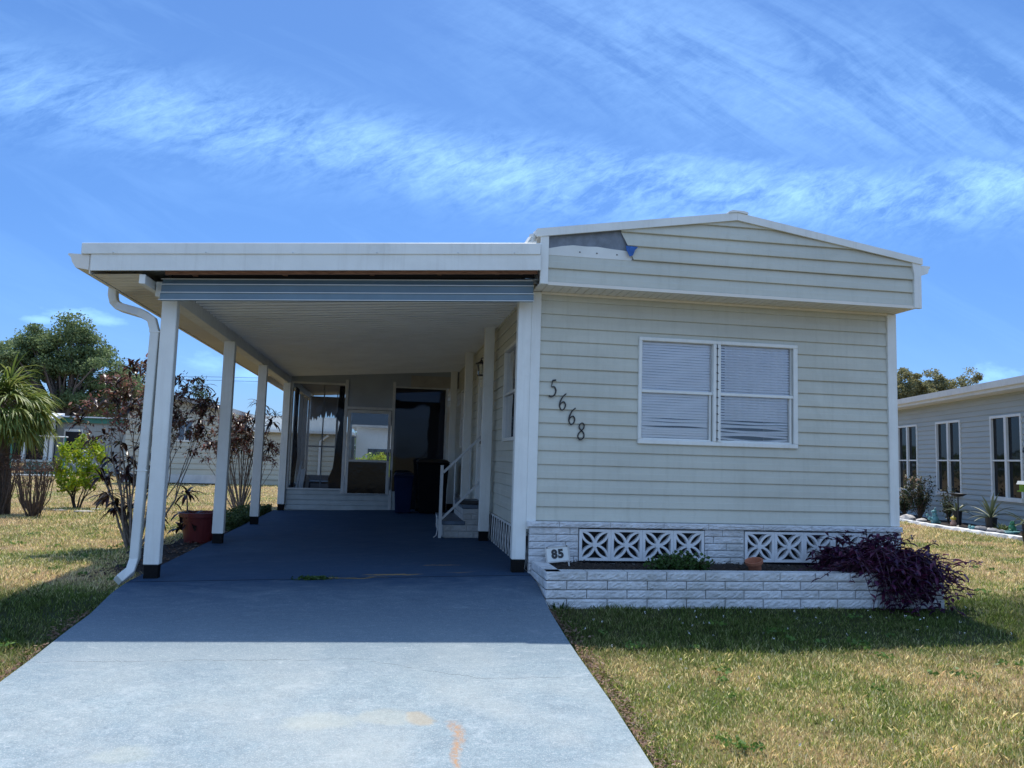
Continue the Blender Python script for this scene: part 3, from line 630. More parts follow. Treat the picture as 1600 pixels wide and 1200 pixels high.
# house numbers 5 6 6 8 as bent metal strokes
DIG = {'5': ([(.62, 1.0), (.30, .97), (.22, .62), (.50, .60), (.68, .40), (.60, .14), (.30, .0), (.05, .06)], [.10, .10, .05, .07, .13, .11, .06, .09]),
       '6': ([(.72, 1.0), (.42, .82), (.20, .52), (.16, .25), (.36, .02), (.62, .10), (.72, .32), (.56, .50), (.34, .46), (.20, .30)], [.07, .09, .12, .12, .07, .09, .12, .08, .06, .05]),
       '8': ([(.45, .55), (.22, .70), (.22, .88), (.45, 1.0), (.66, .88), (.64, .70), (.45, .55), (.20, .38), (.14, .16), (.42, .0), (.70, .16), (.68, .38), (.45, .55)], [.07, .10, .09, .06, .09, .10, .07, .10, .12, .06, .12, .10, .07])}
def digit(ch, cx, cz, h):
    pts, ws = DIG[ch]; P = [Vector((p[0], p[1], 0)) for p in pts]; mb = MB(); n = 5; C = []; W_ = []
    for i in range(len(P)-1):
        p0, p1, p2, p3 = P[max(i-1, 0)], P[i], P[i+1], P[min(i+2, len(P)-1)]
        sharp = ch == '5' and i in (0, 1)
        for k in range(n):
            t = k/n; q = p1.lerp(p2, t) if sharp else .5*((2*p1)+(-p0+p2)*t+(2*p0-5*p1+4*p2-p3)*t*t+(-p0+3*p1-3*p2+p3)*t**3); C.append(q); W_.append(ws[i]*(1-t)+ws[i+1]*t)
    C.append(P[-1]); W_.append(ws[-1]); o = 0; L = []
    for i, p in enumerate(C):
        d = C[min(i+1, len(C)-1)]-C[max(i-1, 0)]; d = d.normalized() if d.length else Vector((1, 0, 0)); nn = Vector((-d.y, d.x, 0))*W_[i]*.5; L.append((p+nn, p-nn))
    yo = 0
    for yv in (-.026, -.014):
        for a, b in L: mb.v += [(cx+(a.x-.42)*h*.62+(a.y-.5)*h*.06, yv, cz+(a.y-.5)*h), (cx+(b.x-.42)*h*.62+(b.y-.5)*h*.06, yv, cz+(b.y-.5)*h)]
    n = len(L)
    for i in range(n-1): A = 2*i; B = A+2*n; mb.f += [(A, A+1, A+3, A+2), (B, B+2, B+3, B+1), (A, A+2, B+2, B), (A+1, B+1, B+3, A+3)]
    return mb
for ch, px, py in (('5', 864.5, 607), ('6', 879, 628), ('6', 893.5, 650.5), ('8', 908, 674)):
    p = at(px, py, 1, -.02); digit(ch, p[0], p[2], .158).build('house_number', M_black, home)
# electric lantern on the carport wall
ln = thing('wall_lantern', 'small black glass lantern on the siding inside the carport', 'lantern', (-.1, 4.45, 2.4))
lp = at(752, 577, 0, -.13); LY, LZ = lp[1], lp[2]; ln.location = (-.13, LY, LZ-.1); WORLD[ln.name] = Vector(ln.location)
mb = MB(); mb.box(-.012, -.025, LY-.05, LY+.05, LZ-.09, LZ+.1); mb.tube([(-.02, LY, LZ+.12), (-.07, LY, LZ+.17), (-.13, LY, LZ+.15), (-.13, LY, LZ+.11)], .008); mb.lathe((-.13, LY, LZ), [(.012, .13), (.02, .11), (.075, .08), (.08, .07), (.0, .07)], 8)
mb.lathe((-.13, LY, LZ), [(0, -.09), (.055, -.09), (.06, -.075), (0, -.07)], 8)
for k in range(4): a = math.pi/4+k*math.pi/2; mb.tube([(-.13+.05*math.cos(a), LY+.05*math.sin(a), LZ-.08), (-.13+.065*math.cos(a), LY+.065*math.sin(a), LZ+.075)], .005, 6)
mb.build('lantern_frame', M_black, ln)
mb = MB(); mb.lathe((-.13, LY, LZ), [(.045, -.075), (.058, .07)], 8); mb.build('lantern_glass', glassmat('lantern_pane', (.8, .85, .85), 1, .2, (.5, .5, .5)), ln)

# ------------------------------------------------------------------ carport
cp = thing('carport', 'white carport with flat ribbed roof on two rows of posts beside the sage home', 'carport', (-1.8, 0, 0))
CX0, CX1, CY0, CY1 = -3.80, -.06, -.40, 13.0
def cz(x): return 2.765+.073*x
mb = MB(); pr = []                            # ribbed ceiling pans, ribs parallel to the front
y = -.13
while y < 8.0: pr += [(y, .0), (y+.060, .004), (y+.112, .0), (y+.120, -.014), (y+.128, -.014), (y+.130, .034), (y+.148, .034)]; y += .15
pr2 = []; y = CY0+.02
while y < 8.0: pr2 += [(y, 0), (y+.085, 0), (y+.092, .010), (y+.102, .010), (y+.11, 0)]; y += .11
def ribs(mb, pr, x0, x1, dz=0):
    o = len(mb.v)
    for (yv, h) in pr: mb.v += [(x0, yv, cz(x0)+h+dz), (x1, yv, cz(x1)+h+dz)]
    for i in range(len(pr)-1): mb.f.append((o+2*i, o+2*i+1, o+2*i+3, o+2*i+2))
ribs(mb, pr, -3.24, -.012); mb.build('ceiling_pan', M_ceil, cp)
mb = MB(); ribs(mb, pr2, CX0+.02, -3.40, .012); mb.build('eave_soffit', M_soffit, cp)
mb = MB(); mb.hexa([(CX0-.04, CY0+.03, cz(CX0)+.12), (CX1, CY0+.03, cz(CX1)+.12), (CX1, CY1, cz(CX1)+.12), (CX0-.04, CY1, cz(CX0)+.12)], [(CX0-.04, CY0+.03, cz(CX0)+.20), (CX1, CY0+.03, cz(CX1)+.20), (CX1, CY1, cz(CX1)+.20), (CX0-.04, CY1, cz(CX0)+.20)]); mb.build('roof_deck', M_white, cp)
mb = MB(); mb.hexa([(-3.24, 8.02, cz(-3.24)), (CX1, 8.02, cz(CX1)), (CX1, CY1, cz(CX1)), (-3.24, CY1, cz(-3.24))], [(-3.24, 8.02, cz(-3.24)+.02), (CX1, 8.02, cz(CX1)+.02), (CX1, CY1, cz(CX1)+.02), (-3.24, CY1, cz(-3.24)+.02)]); mb.build('rear_ceiling', M_panel, cp)
L1, L2 = -3.79, -.057
zt = lambda x: 2.746+(x+3.862)*.0735; zm_ = lambda x: 2.656+(x+3.862)*.0700; zb2 = lambda x: 2.525+(x+3.79)*.0690
mb = MB(); mb.prism([(L1, zb2(L1)), (L2, zb2(L2)), (L2, zm_(L2)), (L1, zm_(L1))], CY0-.012, CY0+.01); mb.build('front_fascia', M_white, cp)
mb = MB(); mb.prism([(-3.865, zm_(-3.865)-.001), (-.064, zm_(-.064)-.001), (-.064, zt(-.064)), (-3.865, zt(-3.865))], CY0-.024, CY0+.03); mb.build('roof_edge', M_white, cp, bevel=.003)
for x in (-3.62, -2.9, -2.2, -1.5, -.8, -.3): MB().ball((x, CY0-.026, zm_(x)+.012), .007, 8).build('screw', M_lip, cp)
mb = MB()                                      # bare framing in the gap behind the fascia
mb.prism([(-3.24, cz(-3.24)+.05), (-.06, cz(-.06)+.05), (-.06, cz(-.06)+.10), (-3.24, cz(-3.24)+.10)], CY0+.055, CY0+.09)
mb.prism([(-3.24, zb2(-3.24)-.012), (-.065, zb2(-.065)-.012), (-.065, zb2(-.065)+.09), (-3.24, zb2(-3.24)+.09)], CY0+.085, CY0+.11)
for x in (-3.05, -2.3, -1.55, -.95, -.42, -.2): mb.bar((x, CY0+.09, cz(x)+.075), (x+.01, -.13, cz(x)+.075), .04, .06)
mb.build('roof_framing', M_wood, cp)
mb = MB(); mb.prism([(-3.24, cz(-3.24)+.105), (-.06, cz(-.06)+.105), (-.06, cz(-.06)+.115), (-3.24, cz(-3.24)+.115)], CY0+.02, -.12); mb.prism([(-3.24, cz(-3.24)+.013), (-.06, cz(-.06)+.013), (-.06, cz(-.06)+.1), (-3.24, cz(-3.24)+.1)], -.128, -.12); mb.build('roof_cavity', M_dark, cp)
mb = MB(); mb.hexa([(-3.37, -.10, 2.40), (-3.245, -.10, 2.40), (-3.245, 12.9, 2.385), (-3.37, 12.9, 2.385)], [(-3.37, -.10, cz(-3.37)+.01), (-3.245, -.10, cz(-3.245)+.01), (-3.245, 12.9, cz(-3.245)+.01), (-3.37, 12.9, cz(-3.37)+.01)]); mb.box(-3.425, -3.375, -.372, 12.8, 2.448, cz(-3.4)+.012); mb.build('side_beam', M_white, cp, bevel=.004)
# folded aluminium awning panel across the front: three stepped pans with pale lips
mb = MB(); lip = MB(); ax0, ax1 = -3.30, -.075
ab = lambda x: 2.348+(x+3.33)*.058
seg = [(-.165, .0), (-.205, .008), (-.200, .063), (-.165, .072), (-.185, .076), (-.178, .138), (-.15, .146), (-.165, .150), (-.150, .190), (-.125, .200)]
for i in range(len(seg)-1):
    (ya, za), (yb, zb_) = seg[i], seg[i+1]; o = len(mb.v)
    s_ = 1.0
    mb.v += [(ax0, ya, ab(ax0)+za), (ax1, ya, ab(ax1)+za*1.05), (ax1, yb, ab(ax1)+zb_*1.05), (ax0, yb, ab(ax0)+zb_)]; mb.f.append((o, o+1, o+2, o+3))
aw = mb.build('awning', M_awn, cp)
for (yv, zv) in ((-.211, .003), (-.207, .067), (-.188, .141), (-.153, .194)): lip.bar((ax0-.012, yv, ab(ax0)+zv), (ax1, yv, ab(ax1)+zv*1.05), .012, .007)
child(lip, 'awning_rib', M_lip, aw, cp)
PY = [-.027, 2.55, 5.05, 7.93]
def post(x0, y0, ztop):
    zb_ = float(drive_z(x0+.06, y0)); mb = MB(); mb.box(x0, x0+.128, y0, y0+.10, zb_+.115, ztop); mb.box(x0-.001, x0+.129, y0-.001, y0+.101, zb_+.19, zb_+.192); p = mb.build('post', M_white, cp, bevel=.006)
    m2 = MB(); m2.box(x0+.008, x0+.120, y0+.008, y0+.092, zb_-.01, zb_+.115); f = child(m2, 'post_base', M_foot, p, cp)
    return p
for y in PY: post(-3.33, y, 2.402)
for y in PY: post(-.182, y, cz(-.12)-.004)
mb = MB(); mb.box(-3.30, -3.28, -.030, -.025, .9, .91); 
# left gutter with ogee front, running back
gz = lambda d: 2.655+d
prof = [(-3.805, gz(0)), (-3.965, gz(.002)), (-3.968, gz(-.012)), (-3.945, gz(-.03)), (-3.935, gz(-.065)), (-3.905, gz(-.112)), (-3.805, gz(-.125))]
mb = MB(); mb.prism(prof, CY0-.006, 12.9); mb.build('gutter', M_soffit, cp)
mb = MB(); mb.box(-3.803, -3.793, CY0, 12.9, 2.50, 2.70); mb.build('side_fascia', M_soffit, cp)
g0 = at(178, 450, 0, -3.88); 
dp = [g0, g0+np.array([0, 0, -.07]), g0+np.array([.015, 0, -.13]), g0+np.array([.07, .0, -.175])]
e1 = at(238, 500, 1, .03); e2 = at(243, 520, 1, .03); e3 = at(211, 872, 1, .03); e4 = at(203, 893, 1, -.02); e5 = at(184, 907, 1, -.12)
e0 = at(222, 490, 1, .05); path = dp+[e0, e1, e2, e3, e4, e5]; q = []
path = [Vector(p) for p in path]
for i in range(len(path)-1):
    q.append(path[i])
q.append(path[-1])
rc = [(-.036, -.042), (.036, -.042), (.036, .042), (-.036, .042)]
mb = MB(); mb.sweep(q, rc, (0, 1, 0)); ds = mb.build('downspout', M_white2, cp, bevel=.006)
for z_ in (2.1, .9): p = e2+(e3-e2)*((e2[2]-z_)/(e2[2]-e3[2])); child(MB().box(p[0]-.040, p[0]+.045, p[1]-.046, p[1]+.046, z_, z_+.012), 'strap', M_white, ds, cp)

# ------------------------------------------------------------------ screened room behind the carport
sr = thing('screen_room', 'dim screened porch closing the back of the carport, with torn screens', 'porch', (-1.7, 8.0, 0))
SY = 8.0
def fz(x): return float(drive_z(x, 8))
mb = MB(); lap(mb, -3.20, -1.14, .02, .40, lambda s, o, z: (s, SY-.012-o, z), .095, .010); mb.box(-3.20, -1.14, SY-.010, SY+.04, .0, .40); mb.build('kick_panel', mat('pale_grey_panel', (.40, .44, .44), .6), sr)
mb = MB()
for a, b, c, d in ((-3.20, -3.16, .40, 2.43), (-3.16, -2.19, .395, .425), (-3.16, -2.19, 2.395, 2.43), (-2.19, -2.13, .33, 2.5), (-1.29, -1.235, .02, 2.5), (-2.13, -1.29, 1.94, 1.99), (-1.235, -.24, 2.385, 2.415), (-.27, -.235, .04, 2.385)): mb.box(a, b, SY-.035, SY+.03, c, d)
mb.build('screen_frame', M_rail, sr, bevel=.003)
mb = MB(); mb.prism([(-3.20, 2.43), (-2.13, 2.43), (-2.13, 1.99), (-1.29, 1.99), (-1.29, 2.415), (-.02, 2.415), (-.02, cz(-.02)-.003), (-3.20, cz(-3.2)-.003)], SY-.012, SY+.02); mb.build('header_panel', M_panel, sr)
mb = MB(); mb.box(-.95, -.02, SY-.022, SY-.013, 2.42, 2.64); mb.build('header_patch', mat('tan_patch', (.36, .33, .28), .7), sr)
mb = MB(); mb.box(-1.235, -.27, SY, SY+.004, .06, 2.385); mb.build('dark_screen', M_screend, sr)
# door with two glass panels
mb = MB(); dx0, dx1, dz0, dz1 = -2.12, -1.30, .335, 1.93
for a, b, c, d in ((dx0, dx0+.055, dz0, dz1), (dx1-.055, dx1, dz0, dz1), (dx0+.055, dx1-.055, dz1-.06, dz1), (dx0+.055, dx1-.055, dz0, dz0+.012), (dx0+.055, dx1-.055, .94, .985)): mb.box(a, b, SY-.05, SY-.02, c, d)
d = mb.build('door', M_rail, sr, bevel=.003)
m2 = MB(); m2.box(dx0+.05, dx1-.05, SY-.036, SY-.032, .985, dz1-.055); child(m2, 'pane', glassmat('door_glass', (.85, .88, .9), .6, .05), d, sr)
m2 = MB(); m2.box(dx0+.05, dx1-.05, SY-.036, SY-.030, dz0+.01, .94); child(m2, 'lower_pane', mat('amber_reflective_panel', (.008, .006, .005), .10, .3, 3, .35, 4, spec=.25), d, sr)
m2 = MB(); m2.tube([(dx1-.03, SY-.05, .98), (dx1-.03, SY-.09, .99), (dx1-.03, SY-.09, 1.12), (dx1-.03, SY-.05, 1.13)], .008); child(m2, 'door_handle', M_black, d, sr)
m2 = MB(); m2.box(-1.28, -1.262, SY-.06, SY-.05, .42, .8); m2.tube([(-1.272, SY-.06, .45), (-1.272, SY-.09, .5), (-1.272, SY-.09, .66), (-1.272, SY-.06, .71)], .01); m2.build('latch_bar', M_black, sr)
# side and back of the room
mb = MB()
for y in (8.95, 9.9, 10.85, 11.75): mb.box(-3.36, -3.27, y, y+.07, .0, 2.39)
mb.box(-3.35, -3.28, 8.08, 12.2, .38, .42)
BY = 12.2
for x in (-3.30, -2.62, -2.28, -1.12, -.30): mb.box(x, x+.05, BY, BY+.05, 0, 2.4)
mb.box(-3.25, -2.28, BY-.002, BY+.052, 1.22, 1.26)
mb.build('rear_frame', M_rail, sr)
mb = MB(); mb.box(-3.34, -3.29, 8.08, 12.2, 0, .38); mb.box(-3.29, -.1, BY, BY+.04, 0, .55); mb.box(-3.2, -.1, 8.1, 12.2, -.03, .02); mb.build('low_wall', M_panel, sr)
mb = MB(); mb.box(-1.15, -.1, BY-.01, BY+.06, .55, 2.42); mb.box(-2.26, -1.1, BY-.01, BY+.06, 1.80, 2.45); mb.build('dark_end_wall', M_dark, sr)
val = [(-3.3, 2.42)]; x = -3.3
zz = [1.90, 1.96, 1.92, 1.98, 2.02, 1.98, 2.10, 2.0, 2.08, 2.02, 1.98, 1.90, 1.97, 2.0, 2.05, 1.98, 1.9]
mb = MB(); poly = [(-.95, 2.45), (-3.28, 2.45)]+[(-3.28+i*(2.33/(len(zz)-1)), z_) for i, z_ in enumerate(zz)]
for i in range(len(zz)-1): xa = -3.24+i*(1.0/16); xb = xa+1.0/16; mb.add([(xa, BY-.03, zz[i]), ((xa+xb)/2, BY-.03, min(zz[i], zz[i+1])-.06), (xb, BY-.03, zz[i+1]), (xb, BY-.03, 2.45), (xa, BY-.03, 2.45)], [(0, 1, 2, 3, 4)])
mb.build('torn_valance', mat('faded_valance', (.35, .35, .36), .9), sr)
mb = MB(); cp_ = [(-2.30, 2.38), (-2.20, 2.38), (-2.19, .42), (-2.42, .42), (-2.44, .60), (-2.36, .82), (-2.33, 1.2), (-2.30, 1.5), (-2.27, 1.68), (-2.36, 1.80), (-2.32, 1.9)]
mb.prism(cp_, SY+.06, SY+.065); mb.prism([(-3.14, 2.35), (-3.07, 2.3), (-3.08, 1.6), (-3.05, 1.0), (-3.09, .43), (-3.15, .43)], SY+.25, SY+.255); mb.build('torn_screen_cloth', M_cloth, sr)
mb = MB(); mb.box(-2.62, -2.598, SY+.35, SY+.37, .42, 2.4); mb.box(-2.46, -2.44, SY+1.8, SY+1.82, .1, 2.4); mb.build('screen_pole', M_rail, sr)
mb = MB(); mb.box(-3.155, -2.20, SY+.004, SY+.006, .425, 2.395); mb.build('insect_screen', M_screen, sr)
# clutter inside: sloping white boards and a dark bench
t_ = thing('board_stack', 'pale loose boards leaning inside the screened porch', 'boards', (-3.0, 8.8, 0)); mb = MB()
mb.bar((-3.05, 8.7, .05), (-2.98, 8.9, .75), .10, .02); mb.bar((-2.93, 8.8, .05), (-2.9, 9.0, .62), .07, .02); mb.bar((-3.12, 8.6, .05), (-3.05, 9.1, .9), .04, .03); mb.build('board', M_rail, t_)
t_ = thing('work_bench', 'low dark bench inside the porch behind the screen', 'bench', (-2.6, 9.6, 0)); mb = MB(); mb.box(-3.0, -2.1, 9.3, 9.9, .46, .5); mb.build('bench_top', M_black, t_)
for x in (-2.97, -2.15):
    for y in (9.33, 9.85): m2 = MB(); m2.box(x, x+.04, y, y+.04, 0, .46); m2.build('leg', M_black, t_)

# ------------------------------------------------------------------ steps and rail
st = thing('entry_steps', 'two step painted brick stoop at the side door in the carport', 'steps', (-.3, 3.5, .07))
sz = .07; mb = MB()
def bricks(y, x0, x1, z0, z1, axis='y', dep=.02):
    nr = max(1, round((z1-z0)/.068)); 
    for j in range(nr):
        x = x0-(.1 if j % 2 else 0)
        while x < x1: a, b = max(x, x0), min(x+.2, x1); x += .2; (b-a > .02) and rockbrick(mb, a, b, z0+(z1-z0)*j/nr, z0+(z1-z0)*(j+1)/nr, y, dep, axis, .004, .002)
bricks(2.90, -.60, -.02, sz, .232); bricks(2.90, -.34, -.02, .232, .438); bricks(-.60, 2.92, 4.3, sz, .232, 'x'); bricks(-.345, 2.92, 4.3, .28, .438, 'x')
mb.box(-.58, -.02, 2.92, 4.3, 0, .23); mb.box(-.33, -.02, 2.92, 4.3, .23, .437); mb.build('brick_base', M_step, st)
mb = MB(); mb.box(-.615, -.32, 2.885, 4.32, .233, .280); mb.build('tread', M_tread, st, bevel=.006)
mb = MB(); mb.box(-.365, -.02, 2.885, 4.32, .438, .488); mb.build('tread', M_tread, st, bevel=.006)
tag(MB().hexa([(-.40, 2.96, .49), (-.06, 2.93, .49), (-.05, 3.5, .49), (-.36, 3.55, .49)], [(-.40, 2.96, .497), (-.06, 2.93, .51), (-.05, 3.5, .503), (-.36, 3.55, .512)]).build('door_mat', M_cloth, None), 'black mat crumpled on the top step in the carport', 'mat')
hr = thing('hand_rail', 'white metal handrail climbing beside the side door steps', 'handrail', (-.6, 2.87, .07))
mb = MB(); hy = 2.86; mb.box(-.660, -.622, hy-.015, hy+.02, sz, .985); mb.build('post', M_rail, hr)
def zr(x, z0): return z0+(x+.603)*1.005
mb = MB(); mb.bar((-.622, hy, .895), (-.02, hy, zr(-.02, .911)), .035, .03); mb.build('rail', M_rail, hr); mb = MB(); mb.bar((-.622, hy, .31), (-.02, hy, zr(-.02, .327)), .028, .026); mb.build('rail', M_rail, hr)
for x in (-.483, -.292): m2 = MB(); m2.box(x, x+.014, hy-.007, hy+.007, zr(x, .335), zr(x, .90)); m2.build('baluster', M_rail, hr)
mb = MB(); mb.tube([(-.675, hy-.005, .33), (-.69, hy-.005, .36), (-.685, hy-.005, .26), (-.67, hy-.005, .2), (-.685, hy-.005, .1), (-.72, hy-.005, .075)], .007); mb.build('bracket', M_rail, hr)

# ------------------------------------------------------------------ bins
def bin_(name, lab, cx, y, w0, w1, d0, h, m, wheels, lidm):
    t = thing(name, lab, 'bin', (cx, y, 0)); z0 = float(drive_z(cx, y))+.01; mb = MB()
    mb.hexa([(cx-w0/2, y-d0/2*.8, z0), (cx+w0/2, y-d0/2*.8, z0), (cx+w0/2, y+d0/2*.8, z0), (cx-w0/2, y+d0/2*.8, z0)], [(cx-w1/2, y-d0/2, h-.08), (cx+w1/2, y-d0/2, h-.08), (cx+w1/2, y+d0/2, h-.08), (cx-w1/2, y+d0/2, h-.08)])
    mb.box(cx-w1/2-.015, cx+w1/2+.015, y-d0/2-.02, y+d0/2+.02, h-.10, h-.065); mb.build('bin_body', m, t, bevel=.015)
    mb = MB(); mb.hexa([(cx-w1/2-.02, y-d0/2-.03, h-.062), (cx+w1/2+.02, y-d0/2-.03, h-.062), (cx+w1/2+.02, y+d0/2+.05, h-.062), (cx-w1/2-.02, y+d0/2+.05, h-.062)], [(cx-w1/2+.03, y-d0/2+.03, h-.015), (cx+w1/2-.03, y-d0/2+.03, h-.015), (cx+w1/2-.03, y+d0/2, h), (cx-w1/2+.03, y+d0/2, h)]); mb.build('lid', lidm, t, bevel=.01)
    if wheels:
        for s in (-1, 1): m2 = MB(); m2.tube([(cx+s*(w0/2+.0), y+d0/2*.75, z0+.1), (cx+s*(w0/2+.05), y+d0/2*.75, z0+.1)], .1, 14); m2.build('wheel', M_black, t)
    mb = MB(); mb.tube([(cx-w1/2+.05, y+d0/2+.03, h-.1), (cx-w1/2+.05, y+d0/2+.08, h-.08), (cx+w1/2-.05, y+d0/2+.08, h-.08), (cx+w1/2-.05, y+d0/2+.03, h-.1)], .012); mb.build('handle', m, t)
bin_('recycling_bin', 'narrow dark blue lidded bin standing left of the big wheeled cart', -1.03, 7.15, .27, .34, .34, .79, mat('blue_bin_plastic', (.005, .014, .05), .8, spec=.15), False, mat('blue_lid', (.004, .012, .04), .5))
bin_('wheeled_bin', 'large black wheeled trash cart by the back wall of the carport', -.52, 7.15, .45, .56, .6, 1.04, mat('black_bin_plastic', (.004, .005, .007), .85, spec=.12), True, M_black)

# ------------------------------------------------------------------ planter in front
pl = thing('brick_planter', 'low white painted split face brick planter along the home front', 'planter', (1.8, -.4, -.1))
mb = MB(); c = [-.118, -.033, .040, .113, .190]; px0, px1, pyf = -.005, 3.62, -.735
for j in range(4):
    x = px0+(.0 if j % 2 else -.17); k = 0
    while x < px1-.02:
        L = .345 if j != 3 or k < 5 else .33; a, b = max(x, px0), min(x+L, px1); x += L; k += 1
        if b-a > .03: rockbrick(mb, a, b, c[j], c[j+1], pyf, .125, amp=.007, g=.0036)
for j in range(4):
    y = pyf+.0-(.12 if j % 2 else 0)
    while y < -.07:
        a, b = max(y, pyf+.002), min(y+.34, -.065); y += .34
        if b-a > .03: rockbrick(mb, a, b, c[j], c[j+1], px0+.0, .125, 'x', .006, .0036); rockbrick(mb, a, b, c[j], c[j+1], px1+.0, -.125, 'x', -.006, .0036)
mb.build('planter_wall', M_stone, pl)
mb = MB(); mb.box(px0+.016, px1-.016, pyf+.018, pyf+.112, -.2, .180); mb.box(px0+.016, px0+.112, pyf+.112, -.06, -.2, .180); mb.box(px1-.112, px1-.016, pyf+.112, -.06, -.2, .180)
mb.build('mortar', mat('grey_mortar', (.30, .30, .29), .95, .3, 20), pl)
X, Y = np.meshgrid(np.linspace(px0+.11, px1-.11, 120), np.linspace(pyf+.11, -.05, 22)); Z = .150+.012*np.sin(X*5+2)+RNG.uniform(-.008, .012, X.shape)+.03*sstep(-.35, -.1, Y)*np.sin(X*2.3+.5)**2
n = 120; ii = (np.arange(21)[:, None]*n+np.arange(n-1)[None]).ravel(); mo = npmesh('mulch', np.stack([X, Y, Z], -1).reshape(-1, 3), np.stack([ii, ii+1, ii+n+1, ii+n], 1), M_mulch, pl)
def chips(name, n, xr, yr, zf, size, m, parent=None, flat=.5):
    V = []; F = []
    for i in range(n):
        x, y = random.uniform(*xr), random.uniform(*yr); z = zf(x, y); L = random.uniform(.5, 1)*size; W_ = L*random.uniform(.25, .5); a = random.uniform(0, 6.3); t = random.uniform(-flat, flat)
        d = Vector((math.cos(a)*math.cos(t), math.sin(a)*math.cos(t), math.sin(t)))*L/2; s_ = Vector((-math.sin(a), math.cos(a), random.uniform(-.4, .4)))*W_/2; c0 = Vector((x, y, z+.006)); o = len(V)
        V += [tuple(c0-d), tuple(c0+s_+Vector((0, 0, .004))), tuple(c0+d), tuple(c0-s_)]; F.append((o, o+1, o+2, o+3))
    return npmesh(name, V, F, m, parent)
M_chip = leafmat('bark_chips', [(.02, .012, .008), (.06, .035, .02), (.03, .02, .015), (.10, .07, .045)], .8, 0)
tag(chips('bark_chips', 1500, (px0+.12, px1-.12), (pyf+.12, -.07), lambda x, y: .158+.03*float(sstep(-.35, -.1, y))*math.sin(x*2.3+.5)**2, .035, M_chip), 'bark chips on the mulch in the white planter', 'mulch', kind='stuff')
# number plate 85
sg = thing('number_plate', 'small white plate reading 85 leaning in the planter corner', 'sign', (.24, -.16, .14))
tilt = Matrix.Rotation(R(-6), 3, 'Y') @ Matrix.Rotation(R(-12), 3, 'X')
pc = at(871, 866, 1, -.20); pv = (pc[0], -.20, pc[2])
def tb(name, x0, x1, y0, y1, z0, z1, m, **k):
    b = MB(); b.box(pv[0]+x0, pv[0]+x1, pv[1]+y0, pv[1]+y1, pv[2]+z0, pv[2]+z1, tilt, pv); return b.build(name, m, sg, **k)
tb('plate', -.098, .098, -.004, .004, -.058, .058, M_white2)
b = MB()
for q in ((-.108, .108, -.008, .006, .058, .070), (-.108, .108, -.008, .006, -.070, -.058), (-.110, -.098, -.008, .006, -.058, .058), (.098, .110, -.008, .006, -.058, .058)): b.box(pv[0]+q[0], pv[0]+q[1], pv[1]+q[2], pv[1]+q[3], pv[2]+q[4], pv[2]+q[5], tilt, pv)
b.box(pv[0]-.100, pv[0]-.088, pv[1], pv[1]+.006, pv[2]-.14, pv[2]-.070, tilt, pv); b.box(pv[0]+.088, pv[0]+.100, pv[1], pv[1]+.006, pv[2]-.14, pv[2]-.070, tilt, pv); b.build('frame', mat('pale_frame', (.55, .53, .50), .6), sg)
for dx, dz in ((-.09, .064), (.09, .064)): MB().ball(Vector(pv)+tilt @ Vector((dx, -.010, dz)), .006, 8).build('bolt', M_black, sg)
def text(s_, size, name, m, parent, loc, rot3, bold=.004):
    cu = bpy.data.curves.new(name, 'FONT'); cu.body = s_; cu.size = size; cu.extrude = .0015; cu.offset = bold; cu.align_x = 'CENTER'; cu.align_y = 'CENTER'; cu.space_character = 1.15
    o = bpy.data.objects.new('tmp', cu); COL.objects.link(o); dg = bpy.context.evaluated_depsgraph_get(); me = bpy.data.meshes.new_from_object(o.evaluated_get(dg)); bpy.data.objects.remove(o)
    base = Matrix.Rotation(math.pi/2, 3, 'X')
    for v_ in me.vertices: v_.co = rot3 @ (base @ Vector(v_.co))+Vector(loc)
    me.materials.clear(); me.materials.append(m); o = bpy.data.objects.new(name, me); COL.objects.link(o); o.parent = parent; o.matrix_parent_inverse = Matrix.Translation(-Vector(parent.location)); return o
text('85', .102, 'number', M_black, sg, Vector(pv)+tilt @ Vector((0, -.0065, 0)), tilt, .0055)
# terracotta pot sunk in the planter
pp = at(1179, 878, 1, -.38); tp_ = thing('terracotta_pot', 'small empty terracotta pot tipped in the planter mulch', 'pot', (pp[0], -.38, .15))
mb = MB(); mb.lathe((0, 0, 0), [(.0, -.07), (.055, -.07), (.075, .03), (.09, .03), (.092, .06), (.078, .06), (.072, .03), (.05, -.05), (0, -.05)], 24); rt = Matrix.Rotation(R(-14), 3, 'Y') @ Matrix.Rotation(R(10), 3, 'X'); mb.v = [tuple(rt @ (Vector(p)*.88)+Vector((pp[0], -.38, pp[2]-.035))) for p in mb.v]; mb.build('pot_body', M_terra, tp_, smooth=False)
